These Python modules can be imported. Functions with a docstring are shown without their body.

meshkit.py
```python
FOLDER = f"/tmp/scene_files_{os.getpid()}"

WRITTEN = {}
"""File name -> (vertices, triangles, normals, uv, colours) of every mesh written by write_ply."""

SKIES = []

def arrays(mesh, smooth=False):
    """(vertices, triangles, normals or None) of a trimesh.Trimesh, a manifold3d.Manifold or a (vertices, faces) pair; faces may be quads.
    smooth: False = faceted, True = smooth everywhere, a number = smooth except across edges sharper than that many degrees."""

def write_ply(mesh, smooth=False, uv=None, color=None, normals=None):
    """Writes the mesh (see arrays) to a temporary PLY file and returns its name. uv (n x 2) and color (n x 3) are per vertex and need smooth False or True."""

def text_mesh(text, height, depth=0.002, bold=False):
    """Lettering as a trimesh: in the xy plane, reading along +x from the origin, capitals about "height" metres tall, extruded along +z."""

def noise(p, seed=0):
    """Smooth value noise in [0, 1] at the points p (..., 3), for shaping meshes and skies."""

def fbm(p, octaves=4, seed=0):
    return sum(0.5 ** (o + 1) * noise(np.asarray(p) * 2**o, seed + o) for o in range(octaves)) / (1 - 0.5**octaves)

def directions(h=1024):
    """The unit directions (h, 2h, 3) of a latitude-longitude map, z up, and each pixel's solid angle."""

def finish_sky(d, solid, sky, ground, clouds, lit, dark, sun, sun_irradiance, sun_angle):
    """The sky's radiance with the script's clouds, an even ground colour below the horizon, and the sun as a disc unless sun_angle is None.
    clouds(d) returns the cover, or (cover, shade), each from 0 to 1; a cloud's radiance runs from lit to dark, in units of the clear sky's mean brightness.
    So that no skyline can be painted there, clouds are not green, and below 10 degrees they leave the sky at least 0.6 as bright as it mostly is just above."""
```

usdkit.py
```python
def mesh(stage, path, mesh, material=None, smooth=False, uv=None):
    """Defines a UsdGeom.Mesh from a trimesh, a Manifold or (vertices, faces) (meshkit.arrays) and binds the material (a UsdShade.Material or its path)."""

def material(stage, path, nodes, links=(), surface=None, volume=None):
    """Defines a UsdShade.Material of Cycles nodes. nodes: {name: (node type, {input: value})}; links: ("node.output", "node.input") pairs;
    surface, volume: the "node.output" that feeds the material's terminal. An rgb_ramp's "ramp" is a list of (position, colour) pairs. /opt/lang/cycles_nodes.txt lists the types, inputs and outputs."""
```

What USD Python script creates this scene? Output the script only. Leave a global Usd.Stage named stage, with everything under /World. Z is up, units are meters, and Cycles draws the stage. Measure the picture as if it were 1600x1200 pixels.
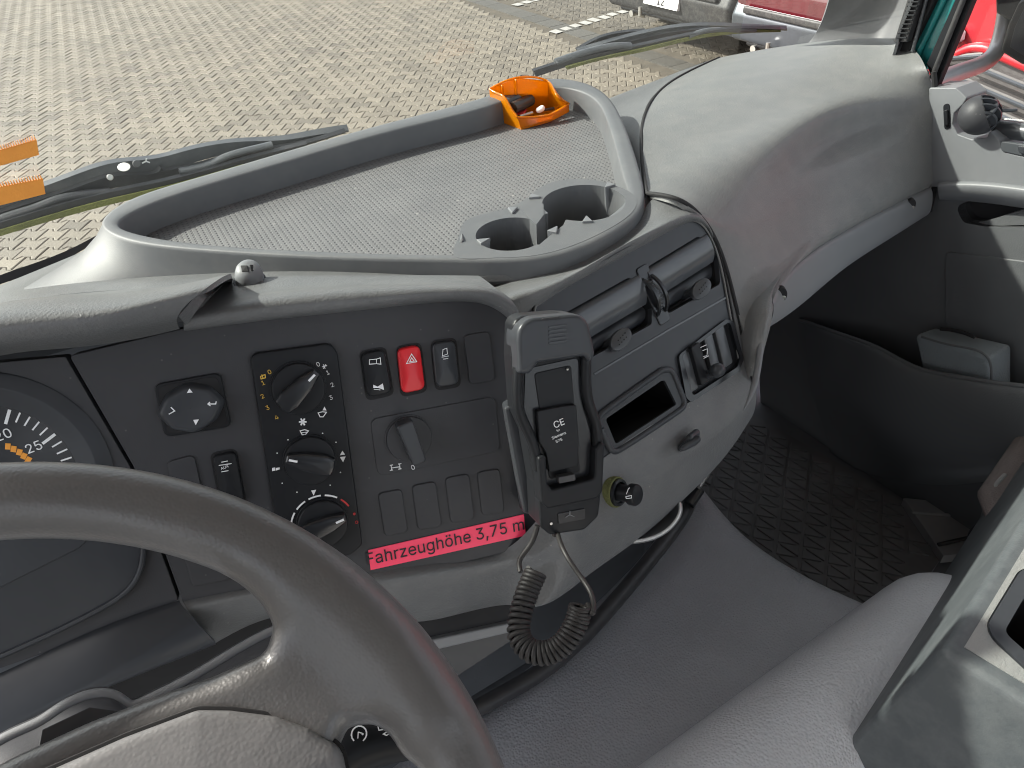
import math, random
import numpy as np, trimesh, manifold3d as m3, shapely
from shapely.geometry import Polygon, LineString, Point
from shapely.ops import unary_union
from scipy.interpolate import CubicSpline, RegularGridInterpolator
from pxr import Usd, UsdGeom, UsdLux, UsdShade, Sdf, Gf
import usdkit, meshkit

stage = Usd.Stage.CreateInMemory()
UsdGeom.SetStageUpAxis(stage, UsdGeom.Tokens.z); UsdGeom.SetStageMetersPerUnit(stage, 1.0)
UsdGeom.Xform.Define(stage, '/World'); UsdGeom.Scope.Define(stage, '/World/Looks')
random.seed(4); rng = np.random.default_rng(4)

# ------------------------------------------------------------------ camera, sky, sun
EYE = np.array([0, 0, 2.4]); YAW, PITCH, ROLL, F = 30.0, 38.0, 4.0, 1200.0
SUN_AZ, SUN_EL, SUN_I, SUN_ANGLE, SKY, EXPO = -43.0, 37.0, 0.72, 1.6, 0.09, 1.92
def _basis():
    y, p, r = map(math.radians, (YAW, PITCH, ROLL))
    f = np.array([math.sin(y)*math.cos(p), math.cos(y)*math.cos(p), -math.sin(p)])
    R = np.array([math.cos(y), -math.sin(y), 0]); U = np.cross(R, f)
    return R*math.cos(r)-U*math.sin(r), R*math.sin(r)+U*math.cos(r), f
CR, CU, CF = _basis()
cam = UsdGeom.Camera.Define(stage, '/World/camera')
mt = Gf.Matrix4d(*CR, 0, *CU, 0, *(-CF), 0, *EYE, 1)
cam.AddTransformOp().Set(mt)
cam.CreateFocalLengthAttr(27.0); cam.CreateHorizontalApertureAttr(36.0); cam.CreateVerticalApertureAttr(27.0)
cam.CreateClippingRangeAttr(Gf.Vec2f(0.01, 500)); cam.CreateExposureAttr(EXPO)
sd = np.array([math.sin(math.radians(SUN_AZ))*math.cos(math.radians(SUN_EL)), math.cos(math.radians(SUN_AZ))*math.cos(math.radians(SUN_EL)), math.sin(math.radians(SUN_EL))])
sky = UsdLux.DomeLight.Define(stage, '/World/sky')
sm = usdkit.material(stage, '/World/Looks/sky_air', {
    's': ('sky_texture', {'sky_type': 'single_scattering', 'sun_disc': False, 'sun_elevation': math.radians(SUN_EL), 'sun_rotation': math.atan2(sd[0], sd[1]), 'aerosol_density': 3.0, 'air_density': 1.0}),
    'h': ('hsv', {'saturation': 0.32, 'value': 1.0}),
    'b': ('background_shader', {'strength': SKY})}, [('s.color', 'h.color'), ('h.color', 'b.color')], surface='b.background')
UsdShade.MaterialBindingAPI.Apply(sky.GetPrim()).Bind(sm)
sky.GetPrim().SetCustomDataByKey('kind', 'structure')
sun = UsdLux.DistantLight.Define(stage, '/World/sun')
sun.CreateIntensityAttr(SUN_I); sun.CreateNormalizeAttr(True); sun.CreateAngleAttr(SUN_ANGLE); sun.CreateColorAttr(Gf.Vec3f(1, .95, .86))
zx = sd; xx = np.cross([0, 0, 1], zx); xx /= np.linalg.norm(xx); yx = np.cross(zx, xx)
sun.AddTransformOp().Set(Gf.Matrix4d(*xx, 0, *yx, 0, *zx, 0, 0, 0, 0, 1))

# ------------------------------------------------------------------ helpers
def ray(px, py): return (px-800)/F*CR-(py-600)/F*CU+CF
def A(px, py, x=None, y=None, z=None, d=None, pl=None, off=0.0):
    """point seen at a photograph position that lies at a known x, y, z (from the eye), distance, or on a plane"""
    r = ray(px, py)
    if x is not None: return r*x/r[0]
    if y is not None: return r*y/r[1]
    if z is not None: return r*z/r[2]
    if d is not None: return r*d/np.linalg.norm(r)
    return r*((pl.o+pl.n*off)@pl.n)/(r@pl.n)
class Plane:
    def __init__(s, o, n, u=None):
        s.o = np.asarray(o, float); s.n = np.asarray(n, float)/np.linalg.norm(n)
        u = np.cross([0, 0, 1], s.n) if u is None else np.asarray(u, float)
        s.u = u-s.n*(u@s.n); s.u /= np.linalg.norm(s.u); s.v = np.cross(s.n, s.u)
    def uv(s, px, py, off=0.0):
        q = A(px, py, pl=s, off=off)-s.o; return np.array([q@s.u, q@s.v])
    def uvs(s, pts, off=0.0): return np.array([s.uv(*p, off=off) for p in pts])
    def to(s, uv, h):
        uv = np.asarray(uv, float); h = np.broadcast_to(np.asarray(h, float), uv.shape[:-1])
        return s.o+uv[..., :1]*s.u+uv[..., 1:2]*s.v+h[..., None]*s.n
    def shift(s, k): return Plane(s.o+s.n*k, s.n, s.u)
def spl(pts, n, closed=False, lin=False):
    p = np.asarray(pts, float)
    if closed: p = np.vstack([p, p[:1]])
    c = np.r_[0, np.cumsum(np.maximum(np.linalg.norm(np.diff(p, axis=0), axis=1), 1e-9)**.7)]
    t = np.linspace(0, c[-1], n+1)[:-1] if closed else np.linspace(0, c[-1], n)
    if lin or len(p) < 3: return np.stack([np.interp(t, c, p[:, k]) for k in range(p.shape[1])], 1)
    return CubicSpline(c, p, bc_type='periodic' if closed else 'natural')(t)
def cat(*ms):
    ms = [m if isinstance(m, trimesh.Trimesh) else tm(m) for m in ms]
    return trimesh.util.concatenate(ms)
def tm(m):
    if isinstance(m, trimesh.Trimesh): return m
    if hasattr(m, 'to_mesh'):
        q = m.to_mesh(); return trimesh.Trimesh(q.vert_properties[:, :3], q.tri_verts, process=False)
    v, f = np.asarray(m[0], float), np.asarray(m[1], int)
    if f.shape[1] == 4: f = np.vstack([f[:, [0, 1, 2]], f[:, [0, 2, 3]]])
    return trimesh.Trimesh(v, f, process=False)
def gridmesh(g, closed=False, flip=False):
    a, b = g.shape[:2]; idx = np.arange(a*b).reshape(a, b)
    if closed: idx = np.hstack([idx, idx[:, :1]])
    f = np.stack([idx[:-1, :-1], idx[:-1, 1:], idx[1:, 1:], idx[1:, :-1]], -1).reshape(-1, 4)
    if flip: f = f[:, ::-1]
    return g.reshape(-1, 3), f
def loft(rows, nu=40, nv=40, thick=0.004, flip=False, linv=False, linu=False):
    """surface through rows of points, given a thickness away from its seen side"""
    R = np.stack([spl(r, nu, lin=linu) for r in rows])
    g = np.stack([spl(R[:, i], nv, lin=linv) for i in range(nu)], 1) if len(R) > 1 else R
    return sheet(g, thick, flip)
def sheet(g, thick=0.004, flip=False):
    du = np.gradient(g, axis=1); dv = np.gradient(g, axis=0); n = np.cross(du, dv)
    n /= np.maximum(np.linalg.norm(n, axis=-1, keepdims=True), 1e-12)
    mid = g.mean((0, 1))
    if (n*(-g)).sum() < 0: n = -n           # towards the cab's middle
    if flip: n = -n
    h = g-n*thick; a, b = g.shape[:2]
    v = np.vstack([g.reshape(-1, 3), h.reshape(-1, 3)]); i = np.arange(a*b).reshape(a, b); N = a*b
    q = np.stack([i[:-1, :-1], i[:-1, 1:], i[1:, 1:], i[1:, :-1]], -1).reshape(-1, 4)
    if ((np.cross(du, dv)*n).sum(-1) < 0).mean() > .5: q = q[:, ::-1]
    ring = np.r_[i[0], i[1:, -1], i[-1, -2::-1], i[-2:0:-1, 0]]; r2 = np.roll(ring, -1)
    side = np.stack([ring, ring+N, r2+N, r2], 1)
    return tm((v, np.vstack([q, q[:, ::-1]+N, side])))
def tube(pts, r, n=10, res=None, caps=True, closed=False):
    p = np.asarray(pts, float)
    if res: p = spl(p, res, closed)
    t = np.gradient(p, axis=0); t /= np.linalg.norm(t, axis=1, keepdims=True)
    a = np.cross(t[0], [0.3, 0.2, 1.0]); a /= np.linalg.norm(a); fr = []
    for k in range(len(p)):
        a = a-t[k]*(a@t[k]); a /= np.linalg.norm(a); fr.append((a, np.cross(t[k], a)))
    r = np.broadcast_to(np.asarray(r, float), len(p)); w = np.linspace(0, 2*np.pi, n, endpoint=False)
    g = np.stack([p[k]+r[k]*(np.cos(w)[:, None]*fr[k][0]+np.sin(w)[:, None]*fr[k][1]) for k in range(len(p))])
    v, f = gridmesh(g, True); f = np.vstack([f[:, [0, 1, 2]], f[:, [0, 2, 3]]])
    if caps:
        v = np.vstack([v, p[0], p[-1]]); N = len(v); b = (len(p)-1)*n; k = np.arange(n); k2 = (k+1) % n
        f = np.vstack([f, np.stack([np.full(n, N-2), k2, k], 1), np.stack([np.full(n, N-1), b+k, b+k2], 1)])
    return trimesh.Trimesh(v, f, process=False)
def rp(c, r=0.003, k=5):
    """polygon corners rounded by r (one number or one per corner)"""
    c = np.asarray(c, float); n = len(c); r = np.broadcast_to(np.asarray(r, float), n); out = []
    for i in range(n):
        p, a, b = c[i], c[i-1]-c[i], c[(i+1) % n]-c[i]; la, lb = np.linalg.norm(a), np.linalg.norm(b)
        cosang = np.clip(a@b/(la*lb), -1, 1); th = math.acos(cosang)
        if th > 3.05: out.append(p); continue
        d = min(r[i]/math.tan(th/2), .49*la, .49*lb); s, e = p+a/la*d, p+b/lb*d
        for t in np.linspace(0, 1, k): out.append((1-t)**2*s+2*t*(1-t)*p+t*t*e)
    return np.array(out)
def ccw(p):
    p = np.asarray(p, float); x, y = p.T
    return p if (x*np.roll(y, -1)-np.roll(x, -1)*y).sum() > 0 else p[::-1]
def inset(p, b):
    e = np.roll(p, -1, 0)-p; e /= np.maximum(np.linalg.norm(e, axis=1, keepdims=True), 1e-9)
    n = np.stack([-e[:, 1], e[:, 0]], 1); m = n+np.roll(n, 1, 0); m /= np.maximum((m*m).sum(1, keepdims=True)/2, .35)
    return p+m*b
def prism(pl, p, h0, h1, bev=0.0008, dome=0.0):
    """rounded-edge plate on a plane from outline p (plane coordinates)"""
    p = ccw(p); n = len(p)
    prof = [(0, h0), (0, h1-bev), (bev*.12, h1-bev*.5), (bev*.5, h1-bev*.12), (bev, h1)] if bev > 0 else [(0, h0), (0, h1)]
    rings = [pl.to(inset(p, b) if b else p, h) for b, h in prof]
    top = inset(p, bev) if bev > 0 else p
    if dome:
        c = Polygon(top).representative_point(); c = np.array([top[:, 0].mean(), top[:, 1].mean()])
        for s in (.75, .5, .25): rings.append(pl.to(c+(top-c)*s, h1+dome*(1-s*s)))
    v, f = gridmesh(np.stack(rings), True)
    f = np.vstack([f[:, [0, 1, 2]], f[:, [0, 2, 3]]]); last = (len(rings)-1)*n
    if dome:
        v = np.vstack([v, pl.to(c[None], h1+dome)]); k = np.arange(n); cap = np.stack([np.full(n, len(v)-1), last+k, last+(k+1) % n], 1)
    else:
        import mapbox_earcut as me
        cap = me.triangulate_float64(np.ascontiguousarray(top, dtype=np.float64), np.array([n], dtype=np.uint32)).reshape(-1, 3).astype(int)
        if len(cap) == 0: k = np.arange(1, n-1); cap = np.stack([np.zeros_like(k), k, k+1], 1)
        q = top[cap]; e0, e1 = q[:, 1]-q[:, 0], q[:, 2]-q[:, 0]; cap = np.where((e0[:, 0]*e1[:, 1]-e0[:, 1]*e1[:, 0] < 0)[:, None], cap[:, ::-1], cap)
        cap = cap+last
    return trimesh.Trimesh(v, np.vstack([f, cap]), process=False)
def extr(pl, poly, h0, h1):
    out = []
    for g in getattr(poly, 'geoms', [poly]):
        if g.is_empty or g.area < 1e-10: continue
        m = trimesh.creation.extrude_polygon(g, h1-h0, engine='earcut'); v = np.asarray(m.vertices)
        m.vertices = pl.to(v[:, :2], v[:, 2]+h0); out.append(m)
    return trimesh.util.concatenate(out)
def disc(c, r, n=40): w = np.linspace(0, 2*np.pi, n, endpoint=False); return np.asarray(c)+r*np.stack([np.cos(w), np.sin(w)], 1)
def strokes(pl, lines, w, h0=0.0002, h1=0.0007, off=0.0):
    """fine print: polylines given in photograph positions on the plane"""
    return extr(pl, unary_union([LineString([pl.uv(*p, off=off) for p in l]).buffer(w/2, cap_style=2, join_style=2) for l in lines]), off+h0, off+h1)
def fills(pl, polys, h0=0.0002, h1=0.0007, off=0.0):
    return extr(pl, unary_union([Polygon([pl.uv(*p, off=off) for p in l]).buffer(0) for l in polys]), off+h0, off+h1)
def text(pl, s, px, py, h, ang=0.0, off=0.0, depth=.0005, bold=False, sx=1.0):
    m = meshkit.text_mesh(s, h, depth, bold); v = np.asarray(m.vertices).copy(); b = v[:, :2]; c = (b.max(0)+b.min(0))/2
    q = b-c; q[:, 0] *= sx; a = math.radians(ang); R = np.array([[math.cos(a), math.sin(a)], [-math.sin(a), math.cos(a)]])
    m.vertices = pl.to(q@R+pl.uv(px, py, off=off), v[:, 2]+off+.0002); return m
def hull(pts, r=0.01, seg=16):
    r = np.broadcast_to(np.asarray(r, float), len(pts))
    return tm(m3.Manifold.batch_hull([m3.Manifold.sphere(float(k), seg).translate(tuple(map(float, p))) for p, k in zip(pts, r)]))
def box(x0, x1, y0, y1, z0, z1, r=0.0):
    if r: return hull([(x, y, z) for x in (x0+r, x1-r) for y in (y0+r, y1-r) for z in (z0+r, z1-r)], r)
    m = trimesh.creation.box([x1-x0, y1-y0, z1-z0]); m.apply_translation([(x0+x1)/2, (y0+y1)/2, (z0+z1)/2]); return m

used, BASE = {}, {}
def numbered(parent, name):
    k = (parent, name); n = used.get(k, 0); used[k] = n+1
    return f'{parent}/{name}' if n == 0 else f'{parent}/{name}_{n:03d}'
def tag(p, label=None, cat=None, group=None, kind=None):
    for k, v in (('label', label), ('category', cat), ('group', group), ('kind', kind)):
        if v: p.SetCustomDataByKey(k, v)
    return p
def thing(name, label, cat, base, group=None):
    path = numbered('/World', name); x = UsdGeom.Xform.Define(stage, path); b = np.asarray(base, float)
    x.AddTranslateOp().Set(Gf.Vec3d(*(b+EYE))); BASE[path] = b
    return tag(x.GetPrim(), label, cat, group)
def struct(name, kind='structure', base=(0, 0, -2.4)):
    path = numbered('/World', name); x = UsdGeom.Xform.Define(stage, path); b = np.asarray(base, float)
    x.AddTranslateOp().Set(Gf.Vec3d(*(b+EYE))); BASE[path] = b
    return tag(x.GetPrim(), kind=kind)
def part(parent, name, mesh, mat, label=None, smooth=30, kind=None):
    """a mesh under a thing, a part, or straight under the world (parent None)"""
    pp = '/World' if parent is None else str(parent.GetPath()); path = numbered(pp, name)
    top = '/'.join(path.split('/')[:3]); m = tm(mesh).copy()
    m.vertices = np.asarray(m.vertices)-BASE[top] if top in BASE else np.asarray(m.vertices)+EYE
    p = usdkit.mesh(stage, path, m, M[mat], smooth=smooth).GetPrim()
    return tag(p, label, kind=kind)
def single(name, mesh, mat, label, cat, group=None, smooth=30):
    return tag(part(None, name, mesh, mat, smooth=smooth), label, cat, group)

# ------------------------------------------------------------------ materials
M = {}
def mat(name, col, rough=.5, grain=None, var=.06, dust=0.0, spec=.5, dustcol=(.32, .30, .27), speck=0.0, **kw):
    """principled plastic / rubber / paint: slow tone variation, dust patches, grain = (kind, scale, strength, depth)"""
    col = np.array(col, float)
    nodes = {'tc': ('texture_coordinate', {}), 'n': ('noise_texture', {'scale': 7.0, 'detail': 5.0, 'roughness': .6}),
             'r': ('rgb_ramp', {'ramp': [(.3, tuple(col*(1-var))), (.7, tuple(col*(1+var)))]}),
             'p': ('principled_bsdf', {'roughness': rough, 'specular_ior_level': spec, **kw})}
    links = [('tc.object', 'n.vector'), ('n.fac', 'r.fac')]
    out = 'r.color'
    if dust:
        nodes['dn'] = ('noise_texture', {'scale': 26.0, 'detail': 8.0, 'roughness': .72}); nodes['dr'] = ('map_range', {'from_min': .42, 'from_max': .8, 'to_min': 0.0, 'to_max': dust, 'clamp': True})
        nodes['dm'] = ('mix_color', {'b': dustcol})
        links += [('tc.object', 'dn.vector'), ('dn.fac', 'dr.value'), ('dr.result', 'dm.fac'), ('r.color', 'dm.a')]; out = 'dm.result'
    if speck:       # lint and grit
        nodes['vk'] = ('voronoi_texture', {'scale': 95.0, 'randomness': 1.0}); nodes['vs'] = ('map_range', {'from_min': .10, 'from_max': .04, 'to_min': 0.0, 'to_max': speck, 'clamp': True}); nodes['vr'] = ('separate_color', {}); nodes['vt'] = ('math', {'math_type': 'greater_than', 'value2': .62}); nodes['vm'] = ('math', {'math_type': 'multiply'}); nodes['sk'] = ('mix_color', {'b': (.42, .40, .36)})
        links += [('tc.object', 'vk.vector'), ('vk.distance', 'vs.value'), ('vk.color', 'vr.color'), ('vr.r', 'vt.value1'), ('vs.result', 'vm.value1'), ('vt.value', 'vm.value2'), ('vm.value', 'sk.fac'), (out, 'sk.a')]; out = 'sk.result'
    nodes['rv'] = ('map_range', {'from_min': .3, 'from_max': .7, 'to_min': rough*.9, 'to_max': min(1, rough*1.12)}); links += [('n.fac', 'rv.value'), ('rv.result', 'p.roughness')]
    links.append((out, 'p.base_color'))
    if grain:
        kind, sc, st, dp = grain
        if kind == 'leather':
            nodes['g'] = ('voronoi_texture', {'scale': sc, 'feature': 'smooth_f1', 'smoothness': .6, 'randomness': 1.0}); s = 'g.distance'
        else:
            nodes['g'] = ('noise_texture', {'scale': sc, 'detail': 3.0, 'roughness': .6}); s = 'g.fac'
        nodes['b'] = ('bump', {'strength': st, 'distance': dp, 'invert': kind == 'leather'})
        links += [('tc.object', 'g.vector'), (s, 'b.height'), ('b.normal', 'p.normal')]
    M[name] = usdkit.material(stage, '/World/Looks/'+name, nodes, links, surface='p.BSDF'); return M[name]
G = ('noise', 420, .55, .0010)
mat('dash_grey', (.096, .1, .103), .47, G, .06, .12, speck=.25, dustcol=(.33, .32, .30))
mat('glove_grey', (.125, .129, .128), .47, G, .06, .22, dustcol=(.30, .28, .25), speck=.25)
mat('tray_grey', (.09, .095, .1), .55, ('noise', 900, .25, .0006), .05, .10)
mat('trim_grey', (.14, .147, .155), .48, ('noise', 700, .2, .0006), .05, .06)
mat('panel_black', (.032, .033, .037), .5, ('noise', 900, .25, .0005), .08, .10, spec=.35, dustcol=(.09, .088, .085), speck=.12)
mat('fascia_grey', (.034, .037, .042), .32, ('noise', 1100, .10, .0004), .06, .08, spec=.3, dustcol=(.10, .10, .10))
mat('button_black', (.013, .014, .016), .36, ('noise', 1200, .12, .0003), .06, .04, spec=.18, dustcol=(.06, .06, .06))
mat('gloss_black', (.012, .013, .015), .22, None, .05)
mat('void_black', (.008, .008, .009), .85, None, .1)
mat('slat_grey', (.055, .06, .066), .28, None, .05, .05)
mat('slat_light', (.062, .067, .074), .20, None, .05, .05)
mat('chrome_mark', (.75, .76, .78), .4)
mat('mark_white', (.72, .73, .74), .6); mat('mark_yellow', (.62, .40, .06), .6); mat('mark_orange', (.75, .30, .03), .6); mat('mark_red', (.55, .03, .03), .6)
mat('switch_red', (.62, .012, .02), .33, None, .04)
mat('tape_pink', (.95, .05, .13), .45, None, .03); mat('ink', (.012, .01, .014), .6)
mat('wheel_grey', (.070, .069, .069), .34, ('leather', 600, .2, .0007), .08, .08, spec=.6, dustcol=(.16, .15, .14))
mat('pad_grey', (.12, .12, .122), .40, ('leather', 520, .2, .0007), .05, .06)
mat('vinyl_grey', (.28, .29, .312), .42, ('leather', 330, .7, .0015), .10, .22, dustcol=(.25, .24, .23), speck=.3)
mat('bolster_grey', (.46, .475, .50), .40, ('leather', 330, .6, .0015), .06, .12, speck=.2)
mat('box_grey', (.066, .075, .081), .55, ('noise', 520, .3, .0008), .06, .25, dustcol=(.26, .27, .27))
mat('box_top', (.22, .225, .22), .6, ('noise', 420, .6, .0016), .06, .15)
mat('footwell', (.13, .138, .15), .8, ('noise', 300, .4, .001), .2, .1, dustcol=(.06, .06, .06))
mat('door_grey', (.085, .09, .095), .55, G, .06, .12, dustcol=(.16, .16, .16))
mat('door_dark', (.085, .09, .095), .6, G, .1, .2, dustcol=(.1, .1, .1))
mat('rubber', (.13, .132, .137), .62, ('noise', 600, .3, .0008), .2, .35, dustcol=(.075, .075, .075))
mat('plate_grey', (.22, .225, .23), .5, ('noise', 300, .3, .001), .1, .4, dustcol=(.3, .29, .27), speck=.5)
mat('cable', (.014, .013, .013), .55, None, .1)
mat('hose', (.03, .03, .032), .42, ('noise', 500, .2, .0006), .1, .1)
mat('metal', (.62, .61, .58), .3, None, .05, metallic=1.0)
mat('steel_arm', (.5, .5, .5), .42, ('noise', 200, .2, .001), .06, .2, metallic=.6)
mat('wiper', (.02, .022, .026), .42, ('noise', 300, .2, .0008), .15, .12, dustcol=(.15, .15, .14))
mat('wiper_grey', (.05, .055, .062), .42, None, .1, .15, dustcol=(.25, .25, .23))
mat('moss', (.12, .13, .04), .9, ('noise', 300, .8, .003), .4, .5, dustcol=(.06, .06, .05))
mat('orange_mesh', (.85, .33, .05), .6, ('noise', 300, .6, .001), .12)
mat('teal_paint', (.015, .17, .17), .25, None, .04, coat_weight=.5)
mat('red_paint', (.33, .016, .024), .25, None, .03, coat_weight=.6)
mat('red_deep', (.4, .012, .02), .3, None, .03, coat_weight=.4)
mat('truck_grille', (.07, .065, .065), .5, None, .1, .3, dustcol=(.2, .19, .18))
mat('lamp_white', (.75, .77, .78), .15, None, .03)
mat('car_black', (.014, .015, .018), .3, None, .05, .15, coat_weight=.3)
mat('car_maroon', (.07, .006, .010), .22, None, .05, coat_weight=.8)
mat('car_plastic', (.018, .018, .019), .55, ('noise', 200, .3, .002), .1, .2)
mat('car_silver', (.07, .078, .09), .3, None, .05, metallic=.4)
mat('tail_red', (.22, .01, .012), .15, None, .03, coat_weight=.8)
mat('plate_white', (.75, .75, .72), .5)
mat('bag_fabric', (.17, .195, .21), .85, ('noise', 350, .7, .003), .1, .1)
mat('velour', (.15, .128, .122), .9, ('noise', 500, .7, .002), .08)
mat('headliner', (.78, .77, .74), .9, ('noise', 200, .4, .002), .05)
mat('cab_wall', (.70, .69, .67), .8, ('noise', 200, .3, .002), .05)
mat('clear_plastic', (.55, .57, .57), .2, None, .03)
mat('battery', (.04, .036, .032), .35, None, .05)
mat('line_white', (.36, .35, .33), .8, ('noise', 60, .5, .004), .15, .7, dustcol=(.3, .28, .25))
mat('frit', (.012, .012, .014), .5)
mat('velvet_dark', (.02, .02, .022), .8)
def paver_mat(name, a, b):
    M[name] = usdkit.material(stage, '/World/Looks/'+name, {
        'tc': ('texture_coordinate', {}), 'geo': ('geometry', {}),
        'oi': ('noise_texture', {'scale': .9, 'detail': 4.0, 'roughness': .6}), 'n2': ('noise_texture', {'scale': 48.0, 'detail': 6.0, 'roughness': .75}), 'n3': ('white_noise_texture', {}),
        'at': ('attribute', {'attribute': 'tone'}), 'm1': ('math', {'math_type': 'multiply_add', 'value2': .55, 'value3': 0.0}), 'm2': ('math', {'math_type': 'multiply_add', 'value2': .35}), 'm3': ('math', {'math_type': 'multiply_add', 'value2': .45}),
        'r': ('rgb_ramp', {'ramp': [(.2, a), (.55, tuple((np.array(a)+b)/2)), (.9, b)]}),
        'b': ('bump', {'strength': .9, 'distance': .006}), 'p': ('principled_bsdf', {'roughness': .6, 'specular_ior_level': .5})},
        [('geo.position', 'oi.vector'), ('geo.position', 'n2.vector'), ('at.fac', 'm1.value1'), ('oi.fac', 'm2.value1'), ('m1.value', 'm2.value3'), ('n2.fac', 'm3.value1'), ('m2.value', 'm3.value3'),
         ('m3.value', 'r.fac'), ('r.color', 'p.base_color'), ('n2.fac', 'b.height'), ('b.normal', 'p.normal')], surface='p.BSDF')
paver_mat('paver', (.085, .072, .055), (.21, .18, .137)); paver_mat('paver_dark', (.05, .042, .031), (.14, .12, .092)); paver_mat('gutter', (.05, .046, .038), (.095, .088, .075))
mat('sand_joint', (.088, .074, .055), .95, ('noise', 60, .6, .004), .2)
def glass(name, tint, dirt, film=(.13, .125, .115), corner=False):
    nodes = {
        't': ('transparent_bsdf', {'color': tint}), 'g': ('glossy_bsdf', {'roughness': .02, 'color': (1, 1, 1)}), 'fr': ('fresnel', {'IOR': 1.45}), 'm': ('mix_closure', {}),
        'geo': ('geometry', {}), 'n': ('noise_texture', {'scale': 11.0, 'detail': 9.0, 'roughness': .75}), 'n2': ('noise_texture', {'scale': 1.7, 'detail': 3.0}),
        'mul': ('math', {'math_type': 'multiply'}), 'mr': ('map_range', {'from_min': .16, 'from_max': .42, 'to_min': dirt*.15, 'to_max': dirt, 'clamp': True}),
        'd': ('diffuse_bsdf', {'color': film}), 'tl': ('translucent_bsdf', {'color': film}), 'dd': ('mix_closure', {'fac': .5}), 'm2': ('mix_closure', {})}
    links = [('fr.fac', 'm.fac'), ('t.BSDF', 'm.closure1'), ('g.BSDF', 'm.closure2'), ('geo.position', 'n.vector'), ('geo.position', 'n2.vector'), ('n.fac', 'mul.value1'), ('n2.fac', 'mul.value2'), ('mul.value', 'mr.value'),
         ('d.BSDF', 'dd.closure1'), ('tl.BSDF', 'dd.closure2'), ('m.closure', 'm2.closure1'), ('dd.closure', 'm2.closure2')]
    out = 'mr.result'
    if corner:      # the corner the wipers never sweep keeps its film of dust
        nodes['ds'] = ('vector_math', {'math_type': 'distance', 'vector2': (1.10, 1.07, 1.96)}); nodes['dr'] = ('map_range', {'from_min': .62, 'from_max': .10, 'to_min': 0.0, 'to_max': .055, 'clamp': True})
        nodes['nm'] = ('map_range', {'from_min': .3, 'from_max': .68, 'to_min': .45, 'to_max': 1.25, 'clamp': True}); nodes['pm'] = ('math', {'math_type': 'multiply'}); nodes['ad'] = ('math', {'math_type': 'add'})
        links += [('geo.position', 'ds.vector1'), ('ds.value', 'dr.value'), ('n.fac', 'nm.value'), ('dr.result', 'pm.value1'), ('nm.result', 'pm.value2'), ('mr.result', 'ad.value1'), ('pm.value', 'ad.value2')]; out = 'ad.value'
    M[name] = usdkit.material(stage, '/World/Looks/'+name, nodes, links+[(out, 'm2.fac')], surface='m2.closure')
glass('windscreen_glass', (.76, .80, .785), .035, corner=True); glass('side_glass', (.93, .95, .94), .07); glass('gauge_glass', (.97, .97, .97), .02)
M['amber'] = usdkit.material(stage, '/World/Looks/amber', {
    't': ('transparent_bsdf', {'color': (1.0, .50, .02)}), 'tl': ('translucent_bsdf', {'color': (1.0, .42, .008)}), 'g': ('glossy_bsdf', {'roughness': .12}), 'di': ('diffuse_bsdf', {'color': (.95, .33, .004)}),
    'fr': ('fresnel', {'IOR': 1.5}), 'm1': ('mix_closure', {'fac': .5}), 'm2': ('mix_closure', {'fac': .34}), 'm3': ('mix_closure', {})},
    [('tl.BSDF', 'm1.closure1'), ('di.BSDF', 'm1.closure2'), ('t.BSDF', 'm2.closure2'), ('m1.closure', 'm2.closure1'), ('fr.fac', 'm3.fac'), ('m2.closure', 'm3.closure1'), ('g.BSDF', 'm3.closure2')], surface='m3.closure')
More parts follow.
